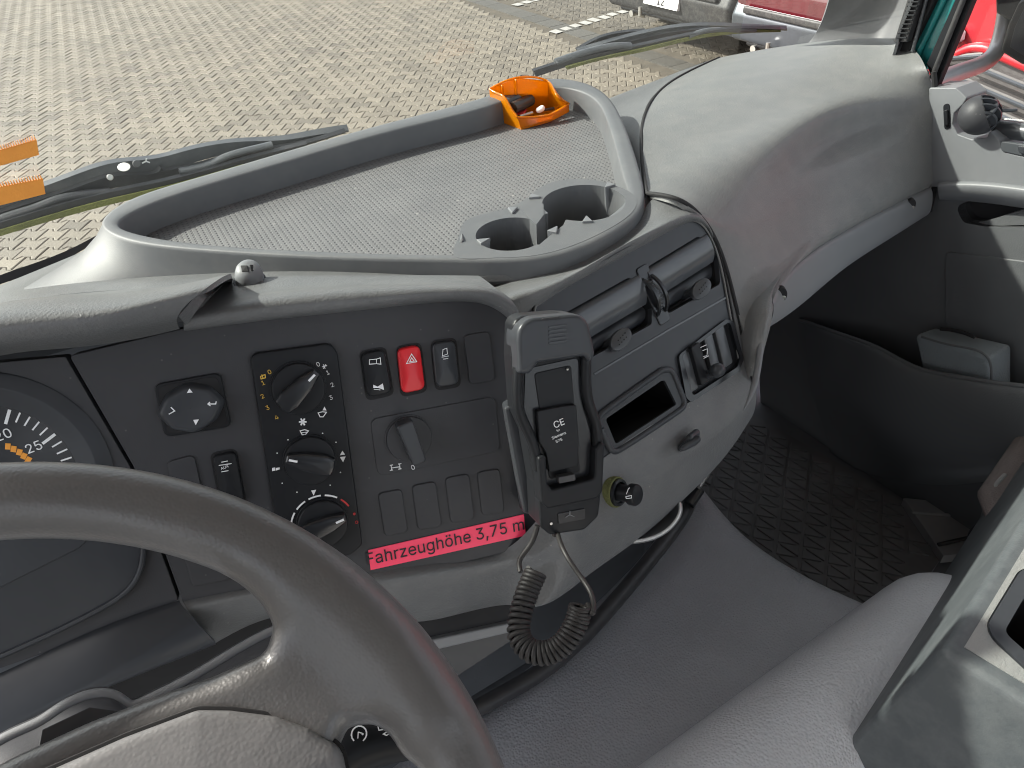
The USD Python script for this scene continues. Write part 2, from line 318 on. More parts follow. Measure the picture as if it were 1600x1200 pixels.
# perforated rubber mat of the tray: dimples in rows
M['dimple_mat'] = usdkit.material(stage, '/World/Looks/dimple_mat', {
    'tc': ('texture_coordinate', {}), 'mp': ('mapping', {'scale': (165, 165, 1), 'rotation': (0, 0, .06)}), 'fr': ('vector_math', {'math_type': 'fraction'}), 'sub': ('vector_math', {'math_type': 'subtract', 'vector2': (.5, .5, 0)}),
    'sx': ('separate_xyz', {}), 'cx': ('combine_xyz', {}), 'len': ('vector_math', {'math_type': 'length'}), 'mr': ('map_range', {'from_min': .13, 'from_max': .27, 'to_min': 0.0, 'to_max': 1.0, 'clamp': True}),
    'n': ('noise_texture', {'scale': 14.0, 'detail': 7.0, 'roughness': .65}), 'r': ('rgb_ramp', {'ramp': [(.3, (.105, .106, .108)), (.7, (.14, .14, .139))]}), 'mx': ('mix_color', {'a': (.06, .061, .064)}),
    'vk': ('voronoi_texture', {'scale': 70.0}), 'vs': ('map_range', {'from_min': .14, 'from_max': .05, 'to_min': 0.0, 'to_max': .6, 'clamp': True}), 'vr': ('separate_color', {}), 'vt': ('math', {'math_type': 'greater_than', 'value2': .72}), 'vm': ('math', {'math_type': 'multiply'}), 'sk': ('mix_color', {'b': (.36, .35, .32)}),
    'b': ('bump', {'strength': .7, 'distance': .0012}), 'p': ('principled_bsdf', {'roughness': .55})},
    [('tc.object', 'mp.vector'), ('mp.vector', 'fr.vector1'), ('fr.vector', 'sub.vector1'), ('sub.vector', 'sx.vector'), ('sx.x', 'cx.x'), ('sx.y', 'cx.y'), ('cx.vector', 'len.vector1'), ('len.value', 'mr.value'),
     ('tc.object', 'n.vector'), ('n.fac', 'r.fac'), ('r.color', 'mx.b'), ('mr.result', 'mx.fac'), ('tc.object', 'vk.vector'), ('vk.distance', 'vs.value'), ('vk.color', 'vr.color'), ('vr.r', 'vt.value1'), ('vs.result', 'vm.value1'), ('vt.value', 'vm.value2'), ('vm.value', 'sk.fac'), ('mx.result', 'sk.a'), ('sk.result', 'p.base_color'), ('mr.result', 'b.height'), ('b.normal', 'p.normal')], surface='p.BSDF')

# ------------------------------------------------------------------ cab shell (the setting)
XR, XL, YF, YB, ZT, ZF = 1.15, -.62, 1.08, -1.0, .62, -1.12
cab = struct('cab_walls')
part(cab, 'roof', box(XL-.04, XR+.04, YB-.04, YF, ZT, ZT+.05), 'headliner')
for (xa, xb, za, zb_) in ((XL-.04, XR+.04, ZF, -.30), (XL-.04, XR+.04, .42, ZT), (XL-.04, XL+.2, -.30, .42), (XR-.2, XR+.04, -.30, .42)): part(cab, 'rear_wall', box(xa, xb, YB-.05, YB, za, zb_), 'cab_wall')
part(cab, 'floor', box(XL-.04, XR+.04, YB-.05, YF-.05, ZF-.05, ZF), 'footwell')
part(cab, 'front_wall', box(XL-.04, XR+.0, YF-.12, YF-.03, ZF, -.465), 'footwell')
part(cab, 'windscreen_header', box(XL-.04, XR+.04, YF-.09, YF+.02, .50, ZT), 'headliner')
part(cab, 'rear_quarter', box(XL-.05, XL, YB, -.55, ZF, ZT), 'cab_wall')
part(cab, 'rear_quarter', box(XR+.03, XR+.08, YB, -.45, ZF, ZT), 'cab_wall')
part(cab, 'door_header', box(XL-.05, XL, -.55, YF, .42, ZT), 'cab_wall')
part(cab, 'door_header', box(XR+.03, XR+.08, -.45, YF, .42, ZT), 'cab_wall')
part(cab, 'front_pillar', box(XL-.05, XL+.05, YF-.12, YF+.03, -.42, ZT), 'trim_grey')
gy = 1.075
ws = part(None, 'windscreen', tm(([(XL, gy+.02, -.62), (XR+.02, gy+.02, -.62), (XR+.02, gy-.06, .56), (XL, gy-.06, .56)], [(0, 1, 2, 3)])), 'windscreen_glass')
tag(ws, 'large clear windscreen with a dusty film in its lower corner', 'windscreen')
fr = [A(0, 444, y=1.065), A(60, 424, y=1.065), A(112, 400, y=1.066), A(150, 376, y=1.067)]
fr2 = [A(0, 430, y=1.07), A(60, 409, y=1.07), A(112, 388, y=1.071), A(150, 368, y=1.072)]
part(ws, 'black_border', loft([[p+[-.3, 0, -.07] for p in fr[:1]]+fr, [p+[-.3, 0, -.07] for p in fr2[:1]]+fr2], 20, 3, .002), 'frit')

# ------------------------------------------------------------------ planes of the dashboard
def heading(h, t):
    h, t = math.radians(h), math.radians(t); return np.array([math.cos(h)*math.cos(t), -math.sin(h)*math.cos(t), math.sin(t)])
P1 = Plane(A(690, 690, d=.69), heading(102.6, 25), [math.sin(math.radians(102.6)), math.cos(math.radians(102.6)), 0])
P2 = Plane(A(820, 640, pl=P1), heading(82, 33), [math.sin(math.radians(82)), math.cos(math.radians(82)), 0])
dash = thing('dashboard', 'grey plastic lorry dashboard with tray, switches and air vents', 'dashboard', (.35, .6, -.6))
ZR, ZM = -.36, -.392
O = [(158, 345), (195, 314), (300, 278), (450, 234), (620, 187), (770, 146), (855, 122), (905, 126), (945, 145), (970, 180), (988, 225), (1004, 280), (1007, 310), (994, 335), (950, 366), (890, 392), (830, 404), (720, 406), (560, 403), (420, 397), (290, 388), (205, 376), (166, 361)]
I = [(183, 347), (215, 325), (312, 290), (458, 247), (626, 199), (775, 160), (860, 134), (900, 138), (930, 153), (948, 182), (962, 225), (977, 280), (981, 305), (966, 325), (930, 350), (880, 374), (825, 390), (715, 397), (560, 394), (420, 388), (292, 378), (225, 367), (192, 357)]
NO = 220
o3 = spl([A(*p, z=ZR) for p in O], NO, True); i3 = spl([A(*p, z=ZR) for p in I], NO, True)
# make the two loops run together
opx = spl(np.array(O, float), NO, True)
ctr = np.array([.36, .8, ZR])
def outward(c):
    t = np.roll(c, -1, 0)-np.roll(c, 1, 0); n = np.stack([t[:, 1], -t[:, 0], 0*t[:, 0]], 1); n /= np.linalg.norm(n, axis=1, keepdims=True)
    return n if (n*(c-c.mean(0))).sum() > 0 else -n
no, ni = outward(o3), outward(i3)
fl = .012+.10*np.exp(-((opx[:, 0]-160)/75)**2-((opx[:, 1]-365)/26)**2)      # the tray's tip flares out into the dash
rings = [i3+ni*-.004+[0, 0, ZM-.004-ZR], i3+ni*-.003+[0, 0, -.020], i3+ni*-.001+[0, 0, -.004], i3+ni*.001+[0, 0, -.0008], i3*.6+o3*.4, i3*.25+o3*.75+[0, 0, -.0002], o3+no*-.001+[0, 0, -.0012], o3+[0, 0, -.004], o3+no*fl[:, None]*.12+[0, 0, -.014],
         o3+no*fl[:, None]*.35+[0, 0, -.028], o3+no*fl[:, None]*.7+[0, 0, -.040], o3+no*fl[:, None]*1.2+[0, 0, -.055], o3+no*fl[:, None]*1.8+[0, 0, -.075]]
tray = part(dash, 'tray_rim', tm(gridmesh(np.stack(rings), True, True)), 'tray_grey', smooth=50)
TP = Plane((0, 0, ZR), (0, 0, 1), (1, 0, 0))
matpoly = Polygon(i3[:, :2]).buffer(-.003)
matp = Polygon(spl([A(*p, z=ZM)[:2] for p in [(188, 357), (235, 334), (320, 308), (458, 270), (626, 225), (775, 185), (860, 160), (900, 160), (925, 172), (940, 205), (950, 245), (962, 290), (985, 310)]], 80))
# cup holder block
cb = [(712, 401), (716, 372), (722, 352), (736, 341), (793, 325), (827, 307), (850, 290), (881, 281), (925, 281), (955, 288), (984, 300), (995, 316), (981, 338), (943, 362), (888, 386), (829, 400), (770, 403)]
cbp = Polygon(spl([A(*p, z=ZR)[:2] for p in cb], 140, True)).buffer(0)
part(dash, 'tray_mat', extr(TP, matpoly.difference(cbp.buffer(-.004)), ZM-.004-ZR, ZM-ZR), 'dimple_mat')
cl, rl = A(799, 365, z=ZR)[:2], np.linalg.norm(A(744, 362, z=ZR)[:2]-A(799, 365, z=ZR)[:2])*.98
cr_, rr = A(912, 316, z=ZR)[:2], np.linalg.norm(A(978, 321, z=ZR)[:2]-A(912, 316, z=ZR)[:2])*.98
chan = Polygon([A(*p, z=ZR)[:2] for p in [(838, 352), (852, 334), (890, 330), (880, 352), (862, 366), (842, 383)]])
hole = unary_union([Polygon(disc(cl, rl, 64)), Polygon(disc(cr_, rr, 64)), chan]).buffer(.0015).buffer(-.0015)
cup = part(dash, 'cup_holder', extr(TP, cbp.difference(hole), -.028, .00012), 'tray_grey')
part(cup, 'cup_wall', extr(TP, hole.buffer(.0028).difference(hole.buffer(.0004)), -.062, -.0006), 'tray_grey', smooth=40)
part(cup, 'cup_floor', extr(TP, hole.buffer(.001), -.064, -.060), 'fascia_grey')
part(cup, 'divider', extr(TP, Polygon([A(*p, z=ZR)[:2] for p in [(818, 331), (835, 320), (849, 319), (850, 336), (838, 352), (826, 341)]]), -.0595, .0008), 'tray_grey')
for (px, py, c) in ((756, 378, cl), (801, 330, cl), (836, 309, cr_), (951, 292, cr_), (866, 361, cr_), (917, 345, cr_)):
    q = A(px, py, z=ZR)[:2]; d = c-q; d /= np.linalg.norm(d); n_ = np.array([-d[1], d[0]])
    tri = lambda k: [q-n_*.005*k, q+n_*.006*k, q+d*.009*k]
    a = TP.to(np.array([q-d*.005-n_*.0045, q-d*.005+n_*.0045, q+d*.0065]), .0018); b = TP.to(np.array([q-d*.001-n_*.004, q-d*.001+n_*.004, q+d*.001]), -.035)
    part(cup, 'spring_clip', hull(list(a)+list(b), .0008, 8), 'trim_grey')
part(dash, 'tray_latch', hull([A(722, 362, z=ZR-.004), A(716, 392, z=ZR-.006), A(722, 375, z=ZR+.001)], .002, 8), 'tray_grey')

# upper shell
def sh(pts): return [A(p[0], p[1], **{p[2]: p[3]}) for p in pts]
S = [sh([(-260, 560, 'y', 1.06), (0, 446, 'y', 1.05), (112, 400, 'y', 1.055), (240, 350, 'y', 1.065), (500, 290, 'y', 1.06), (700, 225, 'y', 1.07), (960, 152, 'y', 1.075), (1060, 112, 'y', 1.075), (1122, 90, 'y', 1.075)]),
     sh([(-260, 580, 'z', -.45), (0, 455, 'z', -.435), (120, 412, 'z', -.43), (300, 370, 'z', -.425), (560, 330, 'z', -.425), (760, 260, 'z', -.425), (960, 165, 'z', -.415), (1005, 150, 'z', -.41), (1033, 138, 'z', -.405)]),
     sh([(-260, 600, 'z', -.415), (0, 462, 'z', -.415), (160, 425, 'z', -.415), (330, 405, 'z', -.42), (600, 370, 'z', -.44), (800, 310, 'z', -.45), (940, 235, 'z', -.43), (988, 203, 'z', -.395), (1003, 190, 'z', -.388)]),
     sh([(-260, 615, 'z', -.395), (0, 470, 'z', -.39), (200, 440, 'z', -.385), (360, 425, 'z', -.385), (600, 415, 'z', -.390), (820, 405, 'z', -.44), (945, 325, 'z', -.43), (996, 270, 'z', -.378), (1004, 262, 'z', -.374)]),
     sh([(-260, 625, 'z', -.385), (0, 480, 'z', -.376), (200, 452, 'z', -.372), (360, 437, 'z', -.372), (600, 431, 'z', -.372), (830, 424, 'z', -.376), (955, 375, 'z', -.376), (1003, 325, 'z', -.37), (1010, 303, 'z', -.366)])]
part(dash, 'top_shell', loft(S, 90, 50, .006), 'dash_grey')
# padded hood over the switch panel, and the instrument cowl beside it
def on(pl, off=0.0): return lambda px, py, o=0.0: A(px, py, pl=pl, off=off+o)
h1 = on(P1)
Hd = [sh([(352, 447, 'z', -.385), (430, 441, 'z', -.382), (600, 437, 'z', -.381), (700, 436, 'z', -.382), (745, 437, 'z', -.384)]),
      sh([(358, 437, 'z', -.372), (430, 432, 'z', -.368), (600, 430, 'z', -.368), (690, 430, 'z', -.368), (748, 431, 'z', -.369)]),
      sh([(328, 466, 'z', -.362), (420, 450, 'z', -.360), (600, 443, 'z', -.360), (715, 441, 'z', -.362), (776, 451, 'z', -.365)]),
      [h1(300, 491, .017), h1(400, 474, .017), h1(580, 457, .017), (h1(720, 450, .017)), h1(772, 457, .017), h1(803, 474, .016)],
      [h1(288, 503, .020), h1(395, 486, .020), h1(575, 467, .020), (h1(715, 457, .020)), h1(775, 466, .019), h1(813, 491, .017)],
      [h1(287, 512, .018), h1(393, 497, .018), h1(573, 477, .018), (h1(710, 465, .018)), h1(772, 474, .017), h1(818, 508, .014)],
      [h1(290, 517, .000), h1(397, 503, .000), h1(575, 484, .000), (h1(705, 472, .000)), h1(766, 480, .000), h1(814, 522, .0)]]
hood = part(dash, 'panel_hood', loft(Hd, 60, 44, .004), 'dash_grey', smooth=60)
Co = [sh([(-200, 540, 'z', -.40), (0, 474, 'z', -.385), (180, 452, 'z', -.378), (300, 441, 'z', -.375), (362, 433, 'z', -.372)]),
      sh([(-200, 545, 'z', -.375), (0, 477, 'z', -.362), (180, 456, 'z', -.358), (300, 443, 'z', -.36), (361, 434, 'z', -.366)]),
      [h1(-200, 575, .05), h1(0, 505, .05), h1(120, 490, .05), h1(220, 474, .05), h1(320, 452, .042)],
      [h1(-200, 590, .052), h1(0, 520, .052), h1(110, 507, .052), h1(205, 493, .052), h1(285, 483, .045)],
      [h1(-200, 602, .048), h1(0, 534, .048), h1(105, 521, .048), h1(200, 508, .048), h1(278, 494, .043)],
      [h1(-200, 625, .012), h1(0, 556, .012), h1(105, 544, .012), h1(200, 532, .012), h1(281, 514, .012)]]
part(dash, 'instrument_cowl', loft(Co, 50, 40, .004), 'dash_grey', smooth=60)
# end face of the cowl
part(dash, 'cowl_end', loft([[A(362, 433, z=-.372), A(340, 452, z=-.371), A(310, 482, pl=P1, off=.028), A(291, 508, pl=P1, off=.02)], [A(361, 431, z=-.370), A(328, 448, z=-.365), A(296, 474, pl=P1, off=.04), A(279, 494, pl=P1, off=.043)]], 20, 6, .002), 'dash_grey')

# sensor dome
q = A(391, 441, z=-.368); dm = thing('alarm_sensor', 'small grey dome sensor with two slots in front of the tray', 'sensor', q)
SP = Plane(q, (0, -.25, .97), (.9, -.42, 0))
part(dm, 'base', prism(SP, disc((0, 0), .0155, 32), -.004, .003, .001), 'fascia_grey')
w = .0135
part(dm, 'dome', tm(gridmesh(np.stack([SP.to(disc((0, .0015*k), w*c, 32), .003+s) for k, (c, s) in enumerate([(1, 0), (.99, .004), (.94, .008), (.82, .0115), (.62, .0135), (.3, .0145), (.01, .0148)])]), True)), 'trim_grey', smooth=60)
def on_dome(px, py, lift):
    r = ray(px, py); r = r/np.linalg.norm(r); c = SP.to(np.array([0, .004]), .003); sc = lambda w: np.array([w@SP.u/.0134, w@SP.v/.0134, w@SP.n/.0148])
    a_, b_ = sc(r), sc(-c); A2, B2, C2 = a_@a_, 2*a_@b_, b_@b_-1; t = (-B2-math.sqrt(max(B2*B2-4*A2*C2, 0)))/(2*A2); return r*(t-lift)
for k in (0, 1): part(dm, 'slot', hull([on_dome(382.5+k*14+a*4.2+b*1, 420+b*4.2-k*1, .0004) for a in (-1, 1) for b in (-1, 1)], .0008, 8), 'void_black')

# switch panel -----------------------------------------------------
def pp(pl, pts, r=.003, off=0.0): return rp(pl.uvs(pts, off), r)
def plate(parent, name, pl, pts, h0, h1, mt, r=.003, bev=.0008, dome=0.0, label=None, off=None):
    return part(parent, name, prism(pl, pp(pl, pts, r, h1 if off is None else off), h0, h1, bev, dome), mt, label)
T = .004
sp = plate(dash, 'switch_panel', P1, [(108, 556), (290, 512), (398, 498), (575, 479), (705, 467), (768, 474), (812, 512), (818, 640), (845, 850), (700, 884), (578, 898), (285, 940), (208, 728)], -.012, T, 'panel_black', .003)
P1t = P1.shift(T)
def group_plate(name, pts, h, mt, r=.003, bev=.0008, dome=0, label=None): return plate(dash, name, P1t, pts, -.001, h, mt, r, bev, dome, label)
# blank covers and the switches
for pts in ([(724, 524), (765, 517), (774, 595), (734, 601)], [(590, 771), (628, 764), (638, 832), (601, 839)], [(643, 759), (681, 752), (691, 823), (653, 829)], [(695, 747), (733, 740), (742, 812), (704, 818)], [(745, 738), (781, 732), (789, 801), (753, 806)], [(260, 722), (303, 710), (322, 790), (278, 800)], [(282, 850), (345, 838), (362, 905), (300, 918)]):
    group_plate('blank_cover', pts, .0016, 'panel_black', .005, .0012)
def switch(name, pts, mt, label, well=True):
    if well:
        c = np.mean(pts, 0); group_plate('switch_well', [tuple(c+(np.array(p)-c)*1.14) for p in pts], .0004, 'void_black', .006, .0002)
    return group_plate(name, pts, .0062, mt, .006, .002, .0012, label)
H = .0062+.0006
s1 = switch('rocker_switch', [(564, 553), (601, 546), (613, 613), (574, 622)], 'button_black', 'black rocker switch with horn and torch symbols')
part(s1, 'symbol', cat(strokes(P1t, [[(577, 562), (577, 569), (588, 568), (595, 569), (594, 559), (588, 561), (577, 562)], [(588, 561), (588, 568)]], .0006, off=H)), 'chrome_mark')
part(s1, 'symbol', cat(fills(P1t, [[(583, 601), (590, 604), (598, 599), (600, 609), (591, 606), (583, 606)]], off=H), strokes(P1t, [[(584, 608), (594, 609)]], .0005, off=H)), 'chrome_mark')
s2 = switch('hazard_switch', [(621, 546), (656, 539), (665, 608), (628, 616)], 'switch_red', 'bright red hazard light switch')
part(s2, 'symbol', strokes(P1t, [[(643, 553), (651, 565), (635, 568), (643, 553)], [(643, 559), (647, 564), (640, 565), (643, 559)]], .0006, off=H), 'chrome_mark')
s3 = switch('seat_switch', [(675, 537), (711, 532), (718, 600), (682, 606)], 'fascia_grey', 'black rocker switch with a seat symbol')
part(s3, 'symbol', strokes(P1t, [[(692, 546), (698, 544), (699, 553), (691, 556), (692, 546)], [(690, 558), (701, 556)], [(692, 561), (700, 560)]], .0005, off=H), 'chrome_mark')
s4 = switch('axle_switch', [(331, 713), (368, 706), (383, 785), (346, 792)], 'button_black', 'black rocker switch with a small brake symbol')
part(s4, 'symbol', cat(strokes(P1t, [[(346, 722), (356, 720)], [(346, 737), (357, 735)], [(342, 727), (362, 724)]], .0006, off=H), text(P1t, 'AUX', 351, 730, .0022, 8, H)), 'chrome_mark')
# mirror control
group_plate('mirror_control', [(240, 601), (344, 582), (362, 667), (257, 684)], .003, 'button_black', .006, .0012)
group_plate('control_recess', [(246, 604), (340, 587), (356, 664), (262, 679)], .0034, 'void_black', .006, .0004)
c = P1t.uv(300, 635); ax = P1t.uv(347, 626)-c; ay = P1t.uv(294, 602)-c
th = np.linspace(0, 2*np.pi, 96, endpoint=False)
def lob(k): 
    rr_ = (1+.025*np.cos(4*th)+.02*np.cos(8*th))*k; return c+np.outer(np.cos(th)*rr_, ax)*.98+np.outer(np.sin(th)*rr_, ay)*1.05
knob_rings = [P1t.to(lob(k), h) for k, h in ((1.06, .003), (1.05, .005), (.98, .0085), (.9, .0102), (.8, .0108), (.5, .0098), (.2, .0092), (.01, .009))]
mk = part(dash, 'mirror_knob', tm(gridmesh(np.stack(knob_rings), True)), 'fascia_grey', smooth=40)
hk = .0105
part(mk, 'arrow', fills(P1t, [[(296, 607), (292, 614), (301, 613)], [(306, 664), (302, 656), (311, 655)]], off=hk), 'chrome_mark')
part(mk, 'arrow', strokes(P1t, [[(325, 631), (337, 631), (338, 627)], [(328, 628), (325, 631), (329, 634)]], .0008, off=hk), 'chrome_mark')
part(mk, 'arrow', strokes(P1t, [[(267, 636), (273, 642), (264, 647)], [(273, 642), (264, 647)]], .0008, off=hk), 'chrome_mark')
# heater panel
hp = group_plate('heater_panel', [(389, 553), (516, 536), (528, 552), (567, 852), (548, 868), (440, 884)], .005, 'button_black', .008, .0022)
HB = P1t.shift(.005)
def knob(px, py, r, ang, h=.014):
    c = HB.uv(px, py, .006); rr_ = r
    k = part(dash, 'rotary_knob', cat(prism(HB, disc(c, rr_*1.02, 56), -.001, .0015, .0006), prism(HB, disc(c, rr_*.96, 56), 0, .006, .0016, .0005)), 'button_black')
    a = math.radians(ang); u = np.array([math.cos(a), math.sin(a)]); v = np.array([-u[1], u[0]])
    bar = np.array([c+u*rr_*.93+v*rr_*.16, c+u*rr_*.3+v*rr_*.34, c-u*rr_*.5+v*rr_*.42, c-u*rr_*.86+v*rr_*.34, c-u*rr_*.93, c-u*rr_*.86-v*rr_*.34, c-u*rr_*.5-v*rr_*.42, c+u*rr_*.3-v*rr_*.34, c+u*rr_*.93-v*rr_*.16])
    part(k, 'grip', prism(HB, rp(bar, .002), .004, h, .0028, .0004), 'gloss_black')
    b2 = np.array([c+u*rr_*.82+v*rr_*.04, c+u*rr_*.5+v*rr_*.04, c+u*rr_*.5-v*rr_*.04, c+u*rr_*.82-v*rr_*.04]); part(k, 'pointer', prism(HB, b2, h, h+.0009, 0), 'chrome_mark')
    return k
RK = np.linalg.norm(HB.uv(509, 603)-HB.uv(466, 607))
knob(467, 608, RK, 33); knob(485, 721, RK*.98, 152); knob(505, 820, RK*.98, 8)
def mark(s, px, py, h, m, parent=hp): return part(parent, 'symbol', text(HB, s, px, py, h, 9), m)
for s, px, py in (('0', 421, 581), ('1', 411, 598), ('2', 410, 619), ('3', 418, 637), ('4', 432, 652)): mark(s, px, py, .0036, 'mark_yellow')
for s, px, py in (('0', 497, 569), ('1', 512, 582), ('2', 519, 601), ('3', 517, 621)): mark(s, px, py, .0036, 'mark_white')
sy = lambda lines, m='mark_white', w=.0007: part(hp, 'symbol', strokes(HB, lines, w), m)
fy = lambda polys, m='mark_white': part(hp, 'symbol', fills(HB, polys), m)
sy([[(407, 588), (414, 585), (415, 590), (408, 592), (407, 588)], [(409, 585), (411, 591)]], 'mark_yellow')
sy([[(503, 573), (511, 571)], [(505, 569), (508, 576)], [(509, 569), (505, 576)]])
sy([[(497, 645), (504, 643), (510, 644), (505, 651), (500, 651), (497, 645)]]); fy([[(507, 635), (504, 641), (510, 641)]])
for a in (0, 60, 120): sy([[(473+6*math.cos(math.radians(a)), 659+6*math.sin(math.radians(a))), (473-6*math.cos(math.radians(a)), 659-6*math.sin(math.radians(a)))]], w=.0013)
sy([[(469, 673), (476, 671), (482, 673), (477, 679), (472, 679), (469, 673)], [(471, 676), (480, 675)]])
for px, py in ((450, 687), (504, 677), (525, 691), (433, 708), (532, 738), (516, 758), (441, 755), (464, 769)): part(hp, 'dot', prism(HB, disc(HB.uv(px, py), .0006, 10), 0, .0004, 0), 'mark_white')
fy([[(535, 704), (531, 711), (539, 710)], [(536, 722), (531, 714), (540, 713)], [(490, 774), (486, 766), (494, 765)]]); fy([[(425, 731), (430, 730), (430, 735), (425, 736)], [(431, 731), (437, 730), (437, 733), (431, 735)]])
cc = HB.uv(505, 820)
for a0, a1, m in ((158, 138, 'mark_white'), (131, 110, 'mark_white'), (103, 80, 'mark_white'), (73, 50, 'mark_white'), (42, 22, 'mark_red')):
    w_ = np.radians(np.linspace(a0, a1, 8)); arc = cc+RK*1.2*np.stack([np.cos(w_), np.sin(w_)], 1)
    part(hp, 'scale_arc', extr(HB, LineString(arc).buffer(.0007, cap_style=2), .0002, .0007), m)
part(hp, 'dot', prism(HB, disc(cc+RK*1.25*np.array([.99, .06]), .0012, 16), 0, .0006, 0), 'mark_red')
part(hp, 'dot', extr(HB, Polygon(disc(cc+RK*1.28*np.array([.97, -.22]), .0014, 20)).difference(Polygon(disc(cc+RK*1.28*np.array([.97, -.22]), .0009, 20))), .0002, .0006), 'mark_red')
# plate with the lock selector
lp = group_plate('selector_plate', [(578, 655), (774, 619), (782, 705), (590, 745)], .0012, 'panel_black', .008, .0008)
SB = P1t.shift(.0012); c = SB.uv(639, 685); r_ = np.linalg.norm(SB.uv(601, 690)-c)
k = part(dash, 'rotary_knob', cat(extr(SB, Polygon(disc(c, r_*1.0, 56)).difference(Polygon(disc(c, r_*.95, 56))), 0, .0012), prism(SB, disc(c, r_*.94, 56), 0, .003, .001)), 'panel_black', 'large selector knob with a broad upright grip')
a = math.radians(97); u = np.array([math.cos(a), math.sin(a)]); v = np.array([-u[1], u[0]])
part(k, 'grip', prism(SB, rp(np.array([c+u*r_*.9+v*r_*.36, c+u*r_*.9-v*r_*.36, c-u*r_*.95-v*r_*.30, c-u*r_*.95+v*r_*.30]), .004), .002, .017, .002), 'fascia_grey')
part(k, 'pointer', fills(SB, [[(643, 715), (648, 714), (649, 724), (644, 725)]], off=.0005), 'mark_white')
part(lp, 'symbol', text(SB, '0', 645, 730, .0042, 9), 'mark_white'); part(lp, 'symbol', strokes(SB, [[(611, 727), (612, 735)], [(624, 724), (625, 733)], [(611, 731), (625, 729)], [(609, 727), (614, 726)], [(622, 725), (627, 724)], [(609, 735), (614, 734)], [(622, 733), (627, 732)]], .0007), 'mark_white')
# pink label
lb = single('label_strip', prism(P1t, P1t.uvs([(575, 859), (818, 803), (821, 836), (579, 890)]), .0006, .0012, 0), 'tape_pink', 'bright pink label strip reading Fahrzeughöhe 3,75 m', 'label')
la = math.degrees(math.atan2(*(P1t.uv(820, 820)-P1t.uv(577, 875))[::-1]))
part(lb, 'lettering', text(P1t, 'Fahrzeughöhe 3,75 m', 699, 848, .0112, la, .0012, .0004, sx=.93), 'ink')
# instrument cluster
cf = plate(dash, 'cluster_fascia', P1, [(-160, 600), (-100, 575), (102, 557), (203, 729), (279, 938), (100, 1010), (-160, 1100)], -.012, .003, 'panel_black', .002)
PC = P1.shift(.0032); gc = PC.uv(-18, 757)
def rad(px, py): return np.linalg.norm(PC.uv(px, py)-gc)
r0, r1, r2 = rad(82, 676)*1.03, rad(120, 668), rad(140, 655)
part(dash, 'gauge_bezel', tm(gridmesh(np.stack([PC.to(disc(gc, r, 96), h) for r, h in ((r0, .0006), (r0*1.01, .001), (r1, .004), (r1*1.02, .0042), (r2, .0012), (r2*1.01, 0))]), True)), 'fascia_grey', smooth=40)
gd = part(dash, 'gauge_dial', prism(PC, disc(gc, r0*1.005, 96), 0, .0008, 0), 'gloss_black')
a20 = math.atan2(*(PC.uv(14, 646)-gc)[::-1]); a25 = math.atan2(*(PC.uv(84, 680)-gc)[::-1]); st = (a20-a25)/5
for k in range(-6, 9):
    a = a20-st*k; u = np.array([math.cos(a), math.sin(a)]); v = np.array([-u[1], u[0]]); major = k % 5 == 0; L = .0115 if major else .008; wd = .0011 if major else .0006
    part(gd, 'tick', prism(PC, np.array([gc+u*(r0*.985)+v*wd, gc+u*(r0*.985-L)+v*wd, gc+u*(r0*.985-L)-v*wd, gc+u*(r0*.985)-v*wd]), .0008, .0012, 0), 'mark_white')
for s, px, py in (('20', 5, 679), ('25', 53, 698)): part(gd, 'numeral', text(PC, s, px, py, .0072, 8, .0008), 'mark_white')
for px, py, an in ((13, 697, -20), (22, 701, -25), (31, 706, -32), (38, 712, -40), (45, 718, -45)):
    c = PC.uv(px, py); a = math.radians(an+90); u = np.array([math.cos(a), math.sin(a)]); v = np.array([-u[1], u[0]])
    part(gd, 'orange_bar', prism(PC, np.array([c+u*.0024+v*.0018, c-u*.0024+v*.0018, c-u*.0024-v*.0018, c+u*.0024-v*.0018]), .0008, .0012, 0), 'mark_orange')

# ------------------------------------------------------------------ centre console: surround, vents, cubby
h2 = on(P2)
Su = [sh([(735, 441, 'z', -.388), (780, 438, 'z', -.384), (830, 429, 'z', -.379), (900, 410, 'z', -.376), (958, 380, 'z', -.374), (1000, 342, 'z', -.372), (1013, 318, 'z', -.368), (1030, 306, 'z', -.364), (1056, 310, 'z', -.362)]),
      sh([(752, 452, 'z', -.388), (800, 448, 'z', -.380), (845, 438, 'z', -.376), (920, 415, 'z', -.373), (980, 380, 'z', -.371), (1020, 348, 'z', -.369), (1045, 330, 'z', -.366), (1062, 322, 'z', -.365), (1075, 322, 'z', -.365)]),
      [h2(768, 482, -.008), h2(805, 466, .004), h2(850, 452, .011), h2(945, 400, .012), h2(1010, 365, .012), h2(1055, 343, .011), h2(1082, 335, .010), h2(1098, 340, .008), h2(1106, 350, .006)],
      [h2(778, 505, -.012), h2(812, 486, .001), h2(848, 466, .008), h2(945, 411, .009), h2(1010, 376, .009), h2(1060, 350, .009), h2(1085, 343, .008), h2(1103, 352, .006), h2(1114, 372, .005)],
      [h2(785, 530, -.016), h2(815, 508, -.006), h2(846, 478, -.002), h2(946, 418, -.002), h2(1010, 383, -.002), h2(1060, 356, -.002), h2(1082, 348, -.002), h2(1099, 357, -.002), h2(1106, 372, -.002)]]
part(dash, 'console_surround', loft(Su, 60, 36, .004), 'dash_grey', smooth=60)
vents = {}
VO = [[(868, 497), (980, 434), (1000, 446), (1016, 470), (1016, 507), (920, 560), (895, 545)], [(1004, 421), (1088, 370), (1104, 380), (1119, 402), (1123, 444), (1040, 492), (1030, 452)]]
cubO = [(935, 650), (1030, 585), (1042, 582), (1062, 632), (955, 702)]
swO = [(1060, 556), (1134, 503), (1150, 560), (1146, 574), (1076, 620)]
